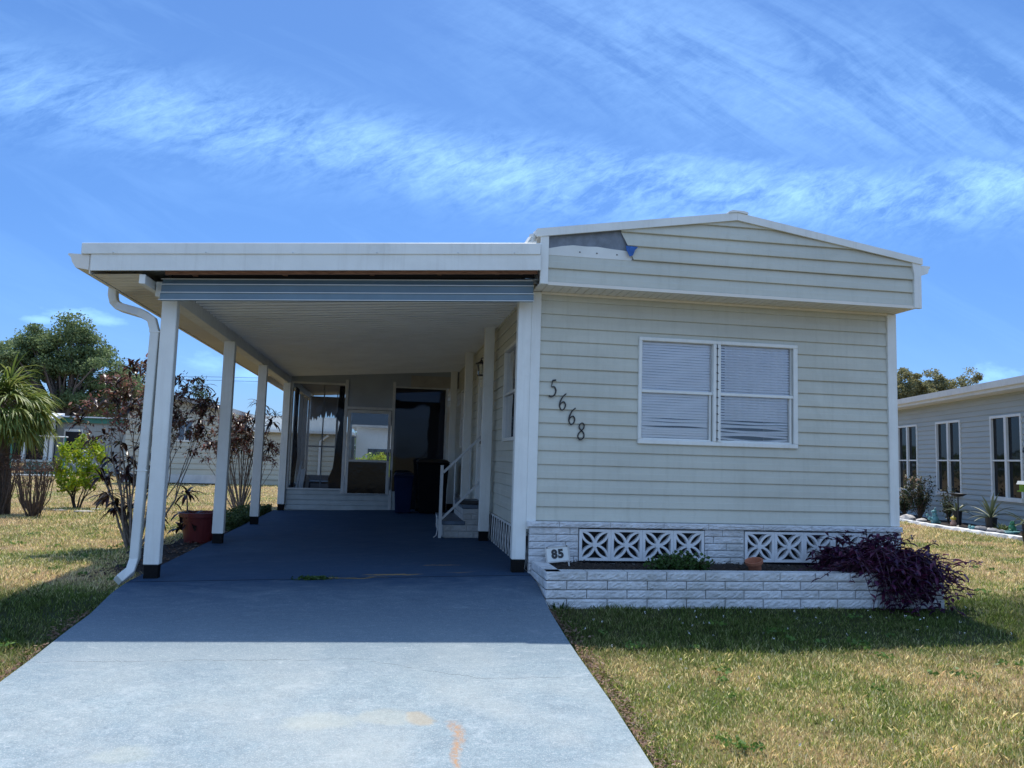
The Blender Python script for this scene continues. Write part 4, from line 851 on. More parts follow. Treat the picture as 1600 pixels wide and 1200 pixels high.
#PLANTS
# ------------------------------------------------------------------ vegetation
def unit(v): return v/np.maximum(np.linalg.norm(v, axis=-1, keepdims=True), 1e-9)
def leaf_cloud(P, size, m, name, parent, aspect=.5, droop=.0, var=.4, flat=0.0):
    """one small folded leaf at each point"""
    n = len(P); d = unit(RNG.normal(size=(n, 3))+np.array([0, 0, -droop])); d[:, 2] *= (1-flat); d = unit(d)
    s = unit(np.cross(d, RNG.normal(size=(n, 3)))); u_ = np.cross(s, d); L = size*(1+RNG.uniform(-var, var, (n, 1)))
    a = P-d*L*.5; b = P+d*L*.5; c = P+s*L*aspect*.5+u_*L*.08; e = P-s*L*aspect*.5+u_*L*.08
    V = np.stack([a, c, b, e], 1).reshape(-1, 3); F = np.arange(4*n).reshape(n, 4); return npmesh(name, V, F, m, parent)
def long_leaves(V, F, base, dir_, L, W_, droop, fold=.15, seg=4):
    """strap leaf, folded along the midrib, bending down"""
    d = np.array(dir_, float); d /= np.linalg.norm(d); side = np.cross(d, [0, 0, 1]); nl = np.linalg.norm(side)
    side = side/nl if nl > 1e-3 else np.array([1., 0, 0]); o = len(V); p = np.array(base, float); up = np.cross(side, d)
    for i in range(seg+1):
        t = i/seg; w_ = W_*math.sin(math.pi*min(1, .12+t*.88))**.8*(1 if t < 1 else 0)
        V += [tuple(p-side*w_/2+up*w_*fold), tuple(p), tuple(p+side*w_/2+up*w_*fold)]
        d = d+np.array([0, 0, -droop/seg]); d /= np.linalg.norm(d); up = np.cross(side, d); p = p+d*L/seg
    for i in range(seg):
        A = o+3*i; F += [(A, A+1, A+4, A+3), (A+1, A+2, A+5, A+4)]
def branchy(mb, base, dirv, L, r, depth, spread, tips, up=.25, kids=(2, 3), bend=.15, seg=4, n=6, dense=False):
    d = Vector(dirv).normalized(); p = Vector(base); pts = [p.copy()]; rr = [r]
    for i in range(seg):
        d = (d+Vector((random.uniform(-bend, bend), random.uniform(-bend, bend), random.uniform(-bend, bend)+up*.1))).normalized(); p = p+d*L/seg; pts.append(p.copy()); rr.append(r*(1-.4*(i+1)/seg))
    mb.tube(pts, rr, n, cap=False)
    if depth == 0: tips.append((p, d)); return
    if depth == 1 and dense: tips.append((pts[-2], d))
    for k in range(random.randint(*kids)):
        a = Vector((random.gauss(0, 1), random.gauss(0, 1), random.gauss(0, .6))); a = (a-d*a.dot(d)).normalized(); nd = (d+a*spread*random.uniform(.6, 1.2)+Vector((0, 0, up))).normalized()
        q = pts[-1] if k < 2 else pts[-2]; branchy(mb, q, nd, L*random.uniform(.6, .85), rr[-1]*.8, depth-1, spread, tips, up, kids, bend, seg, n, dense)
G_oak = leafmat('oak_leaves', [(.10, .15, .065), (.17, .24, .10), (.26, .33, .15), (.12, .18, .075)], .6, .5)
G_mid = leafmat('mid_green_leaves', [(.03, .055, .015), (.07, .11, .03), (.11, .15, .05)], .6, .3)
G_olive = leafmat('olive_leaves', [(.22, .22, .10), (.34, .32, .16), (.15, .17, .07), (.44, .40, .23)], .6, .5)
G_lime = leafmat('lime_croton_leaves', [(.16, .28, .015), (.34, .46, .02), (.48, .52, .03), (.10, .22, .02)], .4, .4)
G_palm = leafmat('palm_leaves', [(.09, .14, .03), (.19, .25, .05), (.32, .34, .10)], .45, .35)
G_palmdry = leafmat('dry_palm_leaves', [(.12, .10, .04), (.22, .18, .08), (.10, .10, .03)], .7, .3)
G_ti = leafmat('ti_leaves', [(.016, .010, .010), (.04, .018, .018), (.075, .03, .025), (.035, .035, .018)], .35, .25, .6)
G_tip = leafmat('pink_ti_leaves', [(.30, .10, .11), (.42, .17, .15), (.20, .05, .07), (.36, .22, .16)], .45, .45)
G_tired = leafmat('brown_red_ti_leaves', [(.16, .07, .05), (.24, .11, .08), (.10, .07, .04), (.12, .13, .05)], .45, .4)
G_shr = leafmat('mixed_shrub_leaves', [(.16, .07, .055), (.28, .13, .10), (.11, .14, .05), (.42, .22, .19), (.06, .045, .03)], .5, .5)
G_purple = leafmat('purple_leaves', [(.032, .008, .045), (.060, .014, .060), (.12, .020, .060), (.018, .006, .028)], .4, .3, .5)
G_weed = leafmat('weed_leaves', [(.04, .09, .02), (.07, .14, .03), (.03, .06, .015)], .5, .35)
M_twig = mat('brown_twig', (.15, .10, .07), .9, .3, 20); M_twigp = mat('pale_twig', (.24, .19, .15), .85, .25, 20)
M_purpstem = mat('purple_stem', (.06, .015, .04), .5, .2)

def tree(name, label, base, h, crown, nleaf, lsize, lm, tr=.25, clumps=40, cr=.9, group=None, trunk_h=.35, lean=(0, 0), sd=1):
    """crown: list of (dx,dy,dz,rx,ry,rz) lobes relative to base; clumps sit at limb ends"""
    random.seed(sd); base = Vector(base); t = thing(name, label, 'tree', base, group); mb = MB()
    top = base+Vector((lean[0], lean[1], h*trunk_h)); fork = [base+Vector((0, 0, -.3)), base+Vector((lean[0]*.3, lean[1]*.3, h*trunk_h*.5)), top]
    mb.tube(fork, [tr*1.25, tr, tr*.85], 9)
    C = []; vol = [c[3]*c[4]*c[5] for c in crown]
    for _ in range(clumps):
        c = random.choices(crown, vol)[0]
        while True:
            q = Vector((random.uniform(-1, 1), random.uniform(-1, 1), random.uniform(-1, 1)))
            if .25 < q.length < 1: break
        C.append(base+Vector((c[0]+q.x*c[3], c[1]+q.y*c[4], c[2]+q.z*c[5])))
    for p in C[::2]:
        mid = top.lerp(p, .5)+Vector((random.uniform(-.3, .3), random.uniform(-.3, .3), -.05*h*random.random())); mb.tube([top-Vector((0, 0, random.uniform(0, h*.1))), mid, p], [tr*.42, tr*.22, tr*.06], 5, cap=False)
    mb.build('trunk', M_bark, t, smooth=True)
    k = nleaf//len(C); P = []
    for p in C:
        r = cr*random.uniform(.6, 1.25); q = unit(RNG.normal(size=(k, 3)))*(RNG.uniform(0, 1, (k, 1))**.45)*r*np.array([1, 1, .62]); q += RNG.normal(size=(k, 3))*r*.08; P.append(np.array(p)+q)
    leaf_cloud(np.concatenate(P), lsize, lm, 'crown', t, .6); return t
def gz_(x, y): return float(lawn_z(x, y))
def gat(px, py, it=6):                       # where a sight line meets the lawn
    z = -.2
    for _ in range(it): p = at(px, py, 2, z); z = gz_(p[0], p[1])
    return p
# far trees on the left
p = at(95, 690, 1, 40); s_ = 40/1000.
tree('oak_tree', 'tall spreading dark green oak rising behind the green trimmed house', (p[0], 40, -.3), 11.5,
     [(-.6, 0, 6.8, 2.2, 2.0, 1.6), (-2.4, 0, 5.9, 2.0, 2, 1.5), (1.6, .3, 5.6, 2.1, 2, 1.5), (-.3, 0, 7.9, 1.5, 1.4, .9), (.9, 0, 3.9, 2.2, 1.6, .8), (-3.6, 0, 5.6, 1.3, 1.2, 1.2), (2.9, 0, 4.9, 1.3, 1.2, .8), (-.5, .5, 3.6, 2.2, 1.6, 1.0)], 60000, .14, G_oak, .3, 190, .64, 'trees behind the left neighbours', .28, (.1, 0), 3)
def tops(px, Y, ytop, ybot=None):
    a = at(px, ytop, 1, Y); return a
def simple_tree(px, Y, ytop, wpx, lab, lm, n, ls, sd, name='leafy_tree', grp='trees behind the left neighbours', low=.35, clumps=26):
    a = at(px, ytop, 1, Y); k = (Y-CAM[1])/FPX; W_ = wpx*k; h = a[2]+.25
    tree(name, lab, (a[0], Y, -.25), h, [(0, 0, h*.68, W_*.36, W_*.32, h*.26), (-W_*.24, 0, h*.58, W_*.24, W_*.25, h*.24), (W_*.24, 0, h*.62, W_*.24, W_*.25, h*.24)], n, ls, lm, .16, clumps*3, W_*.10+.15, grp, low, (0, 0), sd)
simple_tree(205, 46, 560, 60, 'dark tree standing just right of the tall oak', G_oak, 6000, .16, 21)
simple_tree(160, 50, 606, 90, 'low dark tree behind the white roof of the green trimmed house', G_oak, 6000, .17, 22)
simple_tree(40, 52, 600, 110, 'broad dark tree partly hidden behind the fan palm', G_oak, 6000, .18, 23)
simple_tree(110, 55, 612, 90, 'dark green tree low behind the white roof, beneath the oak crown', G_mid, 5000, .18, 26)
simple_tree(310, 48, 578, 45, 'thin pale green tree behind the cream house roof', G_mid, 2200, .13, 24, clumps=16)
simple_tree(232, 52, 600, 50, 'small dark tree between the oak and the cream house roof', G_oak, 3000, .16, 25)
# trees behind the grey neighbour on the right
simple_tree(1418, 44, 562, 84, 'rounded olive green tree left above the grey roof', G_olive, 22000, .15, 31, grp='trees behind the grey house')
simple_tree(1462, 45, 564, 84, 'olive tree in the middle above the grey roof', G_olive, 22000, .15, 32, grp='trees behind the grey house')
simple_tree(1512, 43, 556, 70, 'sparse twiggy tree rightmost above the grey roof', G_olive, 6000, .15, 33, grp='trees behind the grey house', clumps=22)
simple_tree(480, 38, 652, 60, 'dark tree far behind seen through the torn screens', G_oak, 2500, .16, 35, grp='trees seen through the porch')
simple_tree(580, 40, 655, 60, 'dark pine like tree seen through the porch door glass', G_oak, 2500, .16, 36, grp='trees seen through the porch')

# fan palm at the left edge
random.seed(5); pb = gat(8, 800); pb = at(2, 795, 1, 8.2); PY_ = 8.2
tp = thing('fan_palm', 'fan palm with drooping fronds and a stout grey trunk at the left edge', 'palm', (pb[0], PY_, -.2))
topc = at(0, 640, 1, PY_); mb = MB()
mb.tube([(pb[0]-.02, PY_, -.3), (pb[0], PY_, .3), (topc[0], PY_, topc[2]-.3), (topc[0], PY_, topc[2]+.1)], [.17, .13, .12, .10], 12); mb.build('trunk', M_bark, tp, smooth=True)
Vg, Fg, Vd, Fd = [], [], [], []; mb = MB()
for i in range(58):
    a = random.uniform(0, 6.283); el = random.uniform(-.75, 1.3); dry = el < -.55 and random.random() < .7
    d = np.array([math.cos(a)*math.cos(el), math.sin(a)*math.cos(el), math.sin(el)]); pl_ = random.uniform(.4, .65); c0 = np.array([topc[0], PY_, topc[2]])
    e = c0+d*pl_+np.array([0, 0, -.08]); mb.tube([c0, c0+d*pl_*.6, e], [.014, .011, .009], 5, cap=False)
    side = np.cross(d, [0, 0, 1]); side /= np.linalg.norm(side); up = np.cross(side, d)
    for j in range(22):
        th = (j/21-.5)*3.6; dd = d*math.cos(th)+side*math.sin(th)*.95+up*.12*math.cos(th*2); L = random.uniform(.50, .72)*(1-.15*abs(th)/1.8)
        long_leaves(Vd if dry else Vg, Fd if dry else Fg, e, dd, L, .034, random.uniform(.9, 2.1), .3, 4)
npmesh('frond', Vg, Fg, G_palm, tp); npmesh('dry_frond', Vd, Fd, G_palmdry, tp); mb.build('leaf_stalk', M_twigp, tp)

# bare clipped hedge bushes
def bare_bush(px, py, htop, wid, lab, sd, n=34, redtop=True):
    random.seed(sd); g = gat(px, py); Yb = g[1]; k = (Yb-CAM[1])/FPX; H = (py-htop)*k; W_ = wid*k
    t = thing('bare_bush', lab, 'bush', g, 'bare clipped bushes on the left lawn'); mb = MB(); P = []
    for i in range(n):
        a = random.uniform(0, 6.283); r = math.sqrt(random.random())*W_*.5; bx, by = math.cos(a)*W_*.14, math.sin(a)*W_*.14; ex, ey = math.cos(a)*r, math.sin(a)*r; h = H*random.uniform(.7, 1.0)
        pts = [(g[0]+bx*random.random(), g[1]+by*random.random(), g[2]-.02)]
        for q in (.3, .6, .85, 1): pts.append((g[0]+bx+(ex-bx)*q**.8+random.uniform(-.02, .02), g[1]+by+(ey-by)*q**.8+random.uniform(-.02, .02), g[2]+h*q))
        mb.tube(pts, [.010, .009, .007, .005, .003], 5, cap=False); P.append(pts[-1]); P.append(pts[-2])
        for _ in range(3): q0 = Vector(random.choice(pts[2:4])); mb.tube([q0, q0+Vector((random.uniform(-.08, .08), random.uniform(-.08, .08), random.uniform(.05, .16)))], [.005, .003], 4, cap=False)
    mb.build('stems', M_twig, t)
    if redtop:
        P = np.array([p for p in P for _ in range(14)]); P = P+RNG.normal(size=P.shape)*[.05, .05, .045]; P[:, 2] = np.maximum(P[:, 2], g[2]+H*.72); leaf_cloud(P, .028, leafmat('brown_bush_leaves', [(.12, .06, .04), (.18, .10, .07), (.08, .05, .04)], .8, .2), 'leaves', t)
bare_bush(52, 808, 716, 68, 'bare brown clipped bush with a reddish top beside the lime bush', 41, 44)
bare_bush(-4, 806, 715, 50, 'bare brown bush cut by the left edge under the fan palm', 42, 36)
# lime croton
random.seed(44); g = gat(120, 795); k = (g[1]-CAM[1])/FPX; t = thing('lime_bush', 'bright lime green leafy bush on a dark multi stem base', 'bush', g); mb = MB(); tips = []
for i in range(9): a = random.uniform(0, 6.283); branchy(mb, (g[0]+.04*math.cos(a), g[1]+.04*math.sin(a), g[2]-.03), (math.cos(a)*.35+.05, math.sin(a)*.35, 1), .30, .022, 2, .5, tips, .2, (2, 3), .15, 3, 5)
mb.build('stems', mat('dark_bark', (.06, .045, .035), .9, .2), t)
P = []
for _ in range(60):
    q = unit(RNG.normal(size=3))*RNG.uniform(.35, 1)**.5; c = np.array([g[0]+.03+q[0]*34*k, g[1]+q[1]*34*k, g[2]+64*k+q[2]*38*k-(.06 if q[2] < 0 else 0)]); P.append(c+RNG.normal(size=(46, 3))*.055)
leaf_cloud(np.concatenate(P), .085, G_lime, 'leaves', t, .45)

# ti plants: pale canes with rosettes of drooping maroon leaves
def rosette(V, F, p, d, n, L, W_, droop):
    for _ in range(n):
        a = random.uniform(0, 6.283); el = random.uniform(-.3, 1.1); dd = (math.cos(a)*math.cos(el), math.sin(a)*math.cos(el), math.sin(el)); dd = tuple(q+.35*r_ for q, r_ in zip(dd, d))
        long_leaves(V, F, (p[0], p[1], p[2]+random.uniform(-.06, .02)), dd, L*random.uniform(.6, 1.1), W_*random.uniform(.8, 1.2), droop*random.uniform(.6, 1.3))
def ti_plant(name, lab, g, canes, sd, leafn=(7, 13), L=.26, W_=.055, pink=.25, depth=2, ln=.55, extra=(), spread=.45, fill=0):
    random.seed(sd); t = thing(name, lab, 'shrub', g, 'dark leaved shrubs along the carport'); mb = MB(); tips = []
    for (dx, dy, dz, l) in canes: branchy(mb, (g[0]+dx*.12, g[1]+dy*.12, g[2]-.05), (dx, dy, dz), l*ln, .017, depth, spread, tips, .45, (2, 2), .10, 4, 6, True)
    V, F, Vp, Fp, Vb, Fb = [], [], [], [], [], []
    for p, d in tips:
        u_ = random.random(); 
        if u_ < .04: continue
        v, f = (Vp, Fp) if u_ > 1-pink else ((Vb, Fb) if u_ < .42 else (V, F)); sc = .55 if v is Vp else (.6 if v is Vb else 1); rosette(v, f, p, d, random.randint(*leafn), L*sc, W_*sc, 1.3)
    for (x, y, z, n_, l_) in extra:
        e = np.array([x, y, z]); b = Vector((g[0], g[1], g[2])); mb.tube([b, b.lerp(Vector(e), .5)+Vector((0, 0, .05)), Vector(e)], [.014, .011, .008], 5, cap=False); rosette(V, F, e, (0, 0, .5), int(n_*1.4), l_, .042, 1.5)
    mb.build('canes', M_cane, t, smooth=True)
    if fill:
        Pf = np.concatenate([np.array(p)+RNG.normal(size=(fill, 3))*[.06, .06, .055] for p, d in tips]); leaf_cloud(Pf, .056, G_shr, 'small_leaves', t, .42, .3)
    npmesh('leaves', V, F, G_ti, t)
    if Vp: npmesh('pink_leaves', Vp, Fp, G_tip, t)
    if Vb: npmesh('brown_leaves', Vb, Fb, G_tired, t)
g = gat(206, 858); Yg = g[1]
def q_(px, py, dy=0.0): a = at(px, py, 1, Yg+dy); return (a[0], a[1], a[2])
ex = [(*q_(196, 740), 14, .24), (*q_(222, 700, .1), 12, .24), (*q_(205, 790, .1), 13, .26), (*q_(170, 770, -.1), 11, .26), (*q_(228, 765, .1), 12, .25), (*q_(190, 690), 8, .18), (*q_(180, 735, .1), 9, .24), (*q_(245, 800, .1), 9, .24), (*q_(160, 745, .1), 12, .24), (*q_(215, 745, .2), 14, .24), (*q_(200, 715, .1), 12, .22), (*q_(182, 790), 12, .24), (*q_(236, 735), 12, .24), (*q_(175, 715, .2), 10, .2)]
ti_plant('ti_plant', 'tall shrub with bare pale canes and maroon leaves behind the downspout', g, [(-.20, 0, 1, 1.15), (.05, .1, 1, 1.2), (.22, -.05, 1, 1.2), (-.36, .1, .9, 1.0), (.12, .2, 1, 1.05), (.42, .0, .95, 1.1), (-.05, -.1, 1, 1.25), (-.28, -.2, 1, 1.2), (.3, .2, 1, 1.3), (-.1, .25, 1, 1.3), (.55, .1, .9, 1.15)], 51, (7, 12), .20, .034, .22, 3, .62, ex, .38, 11)
g = gat(296, 850); g[0] += -.02; Yg = g[1]
ex = [(*q_(292, 770), 11, .24), (*q_(284, 800), 10, .22), (*q_(300, 815), 8, .2)]
ti_plant('ti_plant', 'small dark drooping shrub beside the wine red pot', g, [(.0, 0, 1, .5), (-.15, .1, 1, .4)], 52, (9, 14), .24, .06, .0, 0, .7, ex)
g = gat(375, 800); Yg = g[1]
ex = [(*q_(338, 632), 13, .28), (*q_(402, 628), 12, .26), (*q_(425, 660), 14, .34), (*q_(420, 700), 9, .3), (*q_(412, 632, .2), 9, .25), (*q_(352, 655), 9, .24), (*q_(385, 650, .1), 9, .24), (*q_(398, 690), 8, .2), (*q_(330, 690), 13, .26), (*q_(372, 670), 14, .26), (*q_(315, 660), 11, .24), (*q_(378, 700), 11, .24)]
ti_plant('ti_plant', 'bushy pink and maroon leaved shrub with a forked trunk between white posts', g, [(-.38, 0, 1, 1.15), (-.15, .15, 1, 1.25), (.1, 0, 1, 1.15), (.3, .1, 1, 1.0), (-.55, .1, .9, 1.05), (.0, -.2, 1, 1.2), (-.28, -.15, 1, 1.1), (-.7, 0, .9, 1.1), (.2, .2, 1, 1.25), (-.45, .2, 1, 1.2), (.45, .1, 1, 1.0), (.05, .3, 1, 1.3)], 53, (9, 14), .23, .042, .36, 3, .62, ex, .46, 11)
# dense ground growth at the slab's left edge
# ---- wine red pot
g = gat(302, 848); cx_, cy_ = -3.72, g[1]
c0 = at(306, 848, 1, 3.0); cx_, cy_ = c0[0], 3.15; zp = gz_(cx_, cy_)
t = thing('flower_pot', 'large wine red plastic pot between the first two left posts', 'pot', (cx_, cy_, zp)); mb = MB(); mb.lathe((cx_, cy_, zp), [(0, 0), (.17, 0), (.225, .33), (.245, .335), (.25, .385), (.235, .39), (.225, .34), (.21, .33), (0, .33)], 32); mb.build('pot_body', M_redpot, t, smooth=False)
m2 = MB(); m2.lathe((cx_, cy_, zp), [(0, .335), (.215, .335)], 24); m2.build('soil', M_mulch, t)

# purple trailing plant at the planter's right end
random.seed(61); g = np.array([3.05, -.52, .16]); t = thing('purple_plant', 'dense dark purple trailing plant spilling over the planter right end', 'plant', g); mb = MB(); V, F, Vr, Fr = [], [], [], []
for i in range(420):
    bx = random.uniform(2.6, 3.55); by = random.uniform(-.70, -.15); b = Vector((bx, by, .15)); m_ = i % 10
    if m_ < 5: tx, ty, tz = random.gauss(3.20, .19), random.uniform(-.98, -.76), random.uniform(-.14, .24)      # curtain over the front
    elif m_ < 8: tx, ty, tz = random.uniform(2.65, 3.6), random.uniform(-.8, -.2), random.uniform(.16, .38)     # mound on top
    else: tx, ty, tz = random.uniform(3.3, 3.72), random.uniform(-.95, -.35), random.uniform(-.05, .28)
    if i < 22: tx, tz, ty = random.uniform(3.6, 3.98), random.uniform(.0, .32), random.uniform(-.95, -.35)
    if 52 <= i < 95: tx, tz, ty = random.uniform(2.75, 3.55), random.uniform(.30, .52), random.uniform(-.75, -.25)
    if 22 <= i < 38: tx, tz, ty = random.uniform(2.5, 3.5), random.uniform(.34, .50), random.uniform(-.5, -.2)
    if 38 <= i < 52: tx, tz, ty = random.uniform(2.35, 2.8), random.uniform(.05, .32), random.uniform(-.85, -.3)
    tx = max(2.2, min(tx, 3.98)); e = Vector((tx, ty, tz)); top_ = .32 if m_ < 5 else .24; mid = b.lerp(e, .5); mid.z = max(mid.z, top_+random.uniform(-.05, .08)); pts = [b, b.lerp(mid, .6)+Vector((0, 0, .03)), mid, mid.lerp(e, .6)+Vector((0, 0, .02)), e]; mb.tube(pts, [.005, .0045, .004, .0035, .0025], 4, cap=False)
    for s_ in np.linspace(.4, 1, 8):
        k_ = s_*4; j = min(3, int(k_)); p = pts[j].lerp(pts[j+1], k_-j); an = random.uniform(0, 6.283); dd = (math.cos(an), math.sin(an), random.uniform(-.4, .8))
        long_leaves(V, F, p, dd, random.uniform(.05, .09), .031, random.uniform(.3, 1.0), .35, 3)
mb.build('stems', M_purpstem, t); npmesh('leaves', V, F, G_purple, t)
# green weed patch in the planter
random.seed(62); g = at(1062, 884, 1, -.45); t = thing('weed_clump', 'low green leafy weed growing in the middle of the planter mulch', 'plant', (g[0], -.42, .16)); mb = MB(); P = []
for i in range(70):
    a = random.uniform(0, 6.283); r = random.random()**.6; e = Vector((g[0]+math.cos(a)*r*.27, -.42+math.sin(a)*r*.14, .17+.13*(1-r*.6)*random.random()+.02)); b = Vector((g[0]+math.cos(a)*r*.1, -.42, .14)); mb.tube([b, b.lerp(e, .5)+Vector((0, 0, .03)), e], .003, 4, cap=False)
    for s_ in (.5, .75, 1): P.append(np.array(b.lerp(e, s_))+RNG.normal(size=(9, 3))*.022)
mb.build('stems', M_twig, t); leaf_cloud(np.concatenate(P), .032, G_weed, 'leaves', t, .8, flat=.4)
V, F = [], []
for _ in range(9): long_leaves(V, F, (g[0]+random.uniform(.0, .25), -.45, .2), (random.uniform(-1, 1), random.uniform(-.5, .5), .6), .09, .008, .5, .1, 3)
npmesh('flower_stalks', V, F, mat('pale_petal', (.55, .55, .35), .6), t)
# small tuft at the planter's left foot
def tuft(px, py, n, L, lab, sd, spread=.06):
    random.seed(sd); g = gat(px, py); V, F = [], []
    for _ in range(n): a = random.uniform(0, 6.283); r = random.random()*spread; long_leaves(V, F, (g[0]+math.cos(a)*r, g[1]+math.sin(a)*r, g[2]-.01), (math.cos(a)*.5, math.sin(a)*.5, 1), L*random.uniform(.5, 1), .008, random.uniform(.2, 1.1), .2, 3)
    tag(npmesh('grass_tuft', V, F, G_weed), lab, 'grass')
tuft(873, 950, 90, .13, 'taller dark grass tuft at the left foot of the planter', 71, .10)
p = at(490, 905, 2, .03); random.seed(72); P = np.array([[p[0]+random.gauss(0, .07), p[1]+random.gauss(0, .014), .025+random.random()*.03] for _ in range(420)])
tag(leaf_cloud(P, .022, G_weed, 'joint_weed', None, .6), 'green weed growing in the slab joint under the carport', 'weed')
random.seed(73); P = np.array([[-3.46-random.random()**2*.55, random.uniform(4.6, 8.2), -.06+random.random()*.16] for _ in range(5200)])
tag(leaf_cloud(P, .05, G_mid, 'ground_cover', None, .5), 'low green ground cover along the rear left edge of the slab', 'ground cover', kind='stuff')
X, Y = np.meshgrid(np.linspace(-3.95, -3.385, 14), np.linspace(.35, 8.0, 90)); Z = lawn_z(X, Y)+.022+RNG.uniform(-.008, .012, X.shape); n = 14; ii = (np.arange(89)[:, None]*n+np.arange(n-1)[None]).ravel()
Xw = X+np.clip((-3.4-X)/.55, 0, 1)*(.14*np.sin(Y*2.1)+.09*np.sin(Y*5)+.35*np.exp(-((Y-.35)/.35)**2)); Z = Z+np.where(X < -3.93, -.05, 0); tag(npmesh('mulch_bed', np.stack([Xw, Y, Z], -1).reshape(-1, 3), np.stack([ii, ii+1, ii+n+1, ii+n], 1), M_mulch), kind='structure')
tag(chips('leaf_litter', 900, (-3.95, -3.42), (.2, 7.5), lambda x, y: gz_(x, y)+.035, .07, leafmat('litter', [(.05, .03, .02), (.14, .09, .06), (.09, .05, .03), (.25, .2, .15)], .8, .1)), 'dead leaves on the dark bed left of the slab', 'leaves', kind='stuff')
# dead leaves along both driveway edges
def edgez(x, y): return max(gz_(x, y), -9)+.012
E1 = chips('edge_litter', 2800, (0, 0), (-5.0, -.85), lambda x, y: 0, .035, leafmat('edge_leaves', [(.14, .07, .045), (.24, .14, .09), (.10, .06, .04), (.34, .24, .17)], .8, .1))
co = np.zeros(len(E1.data.vertices)*3, np.float32); E1.data.vertices.foreach_get('co', co); co = co.reshape(-1, 4, 3)
sh = np.abs(RNG.normal(0, .07, len(co))); left = RNG.random(len(co)) < .35
for i in range(len(co)):
    x = -.012+sh[i] if not left[i] else -3.405-sh[i]; co[i, :, 0] += x; yc = co[i, :, 1].mean(); co[i, :, 2] += gz_(x, yc)+.018+.02*max(0, 1-sh[i]/.05)
E1.data.vertices.foreach_set('co', co.ravel()); tag(E1, 'brown dead leaves scattered along the driveway edges', 'leaves', kind='stuff')

# ------------------------------------------------------------------ lawn grass blades
N = 1350000
r = np.exp(RNG.uniform(math.log(2.2), math.log(34), N)); th = RNG.uniform(-.95, .78, N)+YAW
x = CAM[0]+r*np.sin(th)+0; y = CAM[1]+r*np.cos(th)
keep = ~((x > -3.43) & (x < .0) & (y < 8.2)) & ~((x > -.2) & (x < 3.72) & (y > -.76)) & ~((x > -3.85+.14*np.sin(y*2.1)) & (x <= -3.4) & (y > .6) & (y < 8.1)) & ~((x > -3.5) & (x < 3.7) & (y > 7))
NBQ = at(1600, 850, 2, -.2); nd_ = ray(913, 716); nd_ = np.array([nd_[0], nd_[1], 0]); nd_ /= np.linalg.norm(nd_); nn_ = np.array([nd_[1], -nd_[0], 0])
off = (x-NBQ[0])*nn_[0]+(y-NBQ[1])*nn_[1]; keep &= off < .05
x, y, r = x[keep], y[keep], r[keep]; n = len(x)
GN = RNG.random((900, 900)); q1 = GN[(np.floor((x+40)/.055).astype(int)) % 900, (np.floor((y+40)/.055).astype(int)) % 900]; q2 = GN[(np.floor((x+41+y*.3)/.16).astype(int)) % 900, (np.floor((y+43-x*.2)/.16).astype(int)) % 900]
kk = (RNG.random(n) < .30+.45*q1+.35*q2); x, y, r, q2 = x[kk], y[kk], r[kk], q2[kk]; n = len(x)
z = lawn_z(x, y); h = (.7+.6*q2)*(.014+.020*RNG.random(n)+.014*(RNG.random(n) < .06))*(1+.25*np.clip(r/12, 0, 2)); wv = .0022+.00055*r
patch = np.sin(x*1.7+.5)*np.cos(y*1.3+x*.6)*.5+.5; h *= .75+.5*patch
a = RNG.uniform(0, 6.283, n); la = RNG.uniform(0, 6.283, n); lean = h*RNG.uniform(.1, 1.1, n)
c, s = np.cos(a)*wv/2, np.sin(a)*wv/2; mx, my = x+np.cos(la)*lean*.35, y+np.sin(la)*lean*.35
V = np.stack([np.stack([x-c, y-s, z-.004], 1), np.stack([x+c, y+s, z-.004], 1), np.stack([mx+c*.7, my+s*.7, z+h*.6], 1), np.stack([x+np.cos(la)*lean, y+np.sin(la)*lean, z+h], 1), np.stack([mx-c*.7, my-s*.7, z+h*.6], 1)], 1).reshape(-1, 3)
tag(npmesh('grass', V, np.arange(5*n).reshape(n, 5), grass_material('grass_blades', True)), 'patchy green and straw coloured mown grass around the driveway', 'grass', kind='stuff')
random.seed(83); P = []
for _ in range(150):
    wx, wy = random.choice(((random.uniform(.1, 5), random.uniform(-4.6, -1.0)), (random.uniform(.1, 7), random.uniform(-3.5, 3)), (random.uniform(-8, -3.6), random.uniform(-2.5, 6))))
    if -.3 < wx < 3.9 and wy > -.85: continue
    rr_ = random.uniform(.03, .10)
    for _ in range(int(rr_*420)): a_ = random.uniform(0, 6.283); q = rr_*random.random()**.5; P.append((wx+q*math.cos(a_), wy+q*math.sin(a_), gz_(wx, wy)+.018+random.random()*.022))
tag(leaf_cloud(np.array(P), .026, leafmat('broadleaf_weed', [(.10, .20, .04), (.18, .30, .06), (.07, .14, .03)], .5, .4), 'lawn_weeds', None, .8, flat=.5), 'small broadleaf weed patches scattered in the lawn', 'weeds', kind='stuff')
random.seed(81); P = []
for _ in range(46): px_, py_ = random.uniform(.05, 3.8), -.85-random.random()*.75; P.append((px_, py_, gz_(px_, py_)+.05))
for _ in range(18): px_, py_ = random.uniform(.05, 1.6), random.uniform(-4.5, -1.6); P.append((px_, py_, gz_(px_, py_)+.05))
P = np.repeat(np.array(P), 5, 0)+RNG.normal(size=(64*5, 3))*.004; tag(leaf_cloud(P, .009, mat('white_weed_flower', (.7, .7, .68), .7), 'weed_flowers', None, .9), 'tiny white weed flowers in the grass before the planter', 'flowers', kind='stuff')

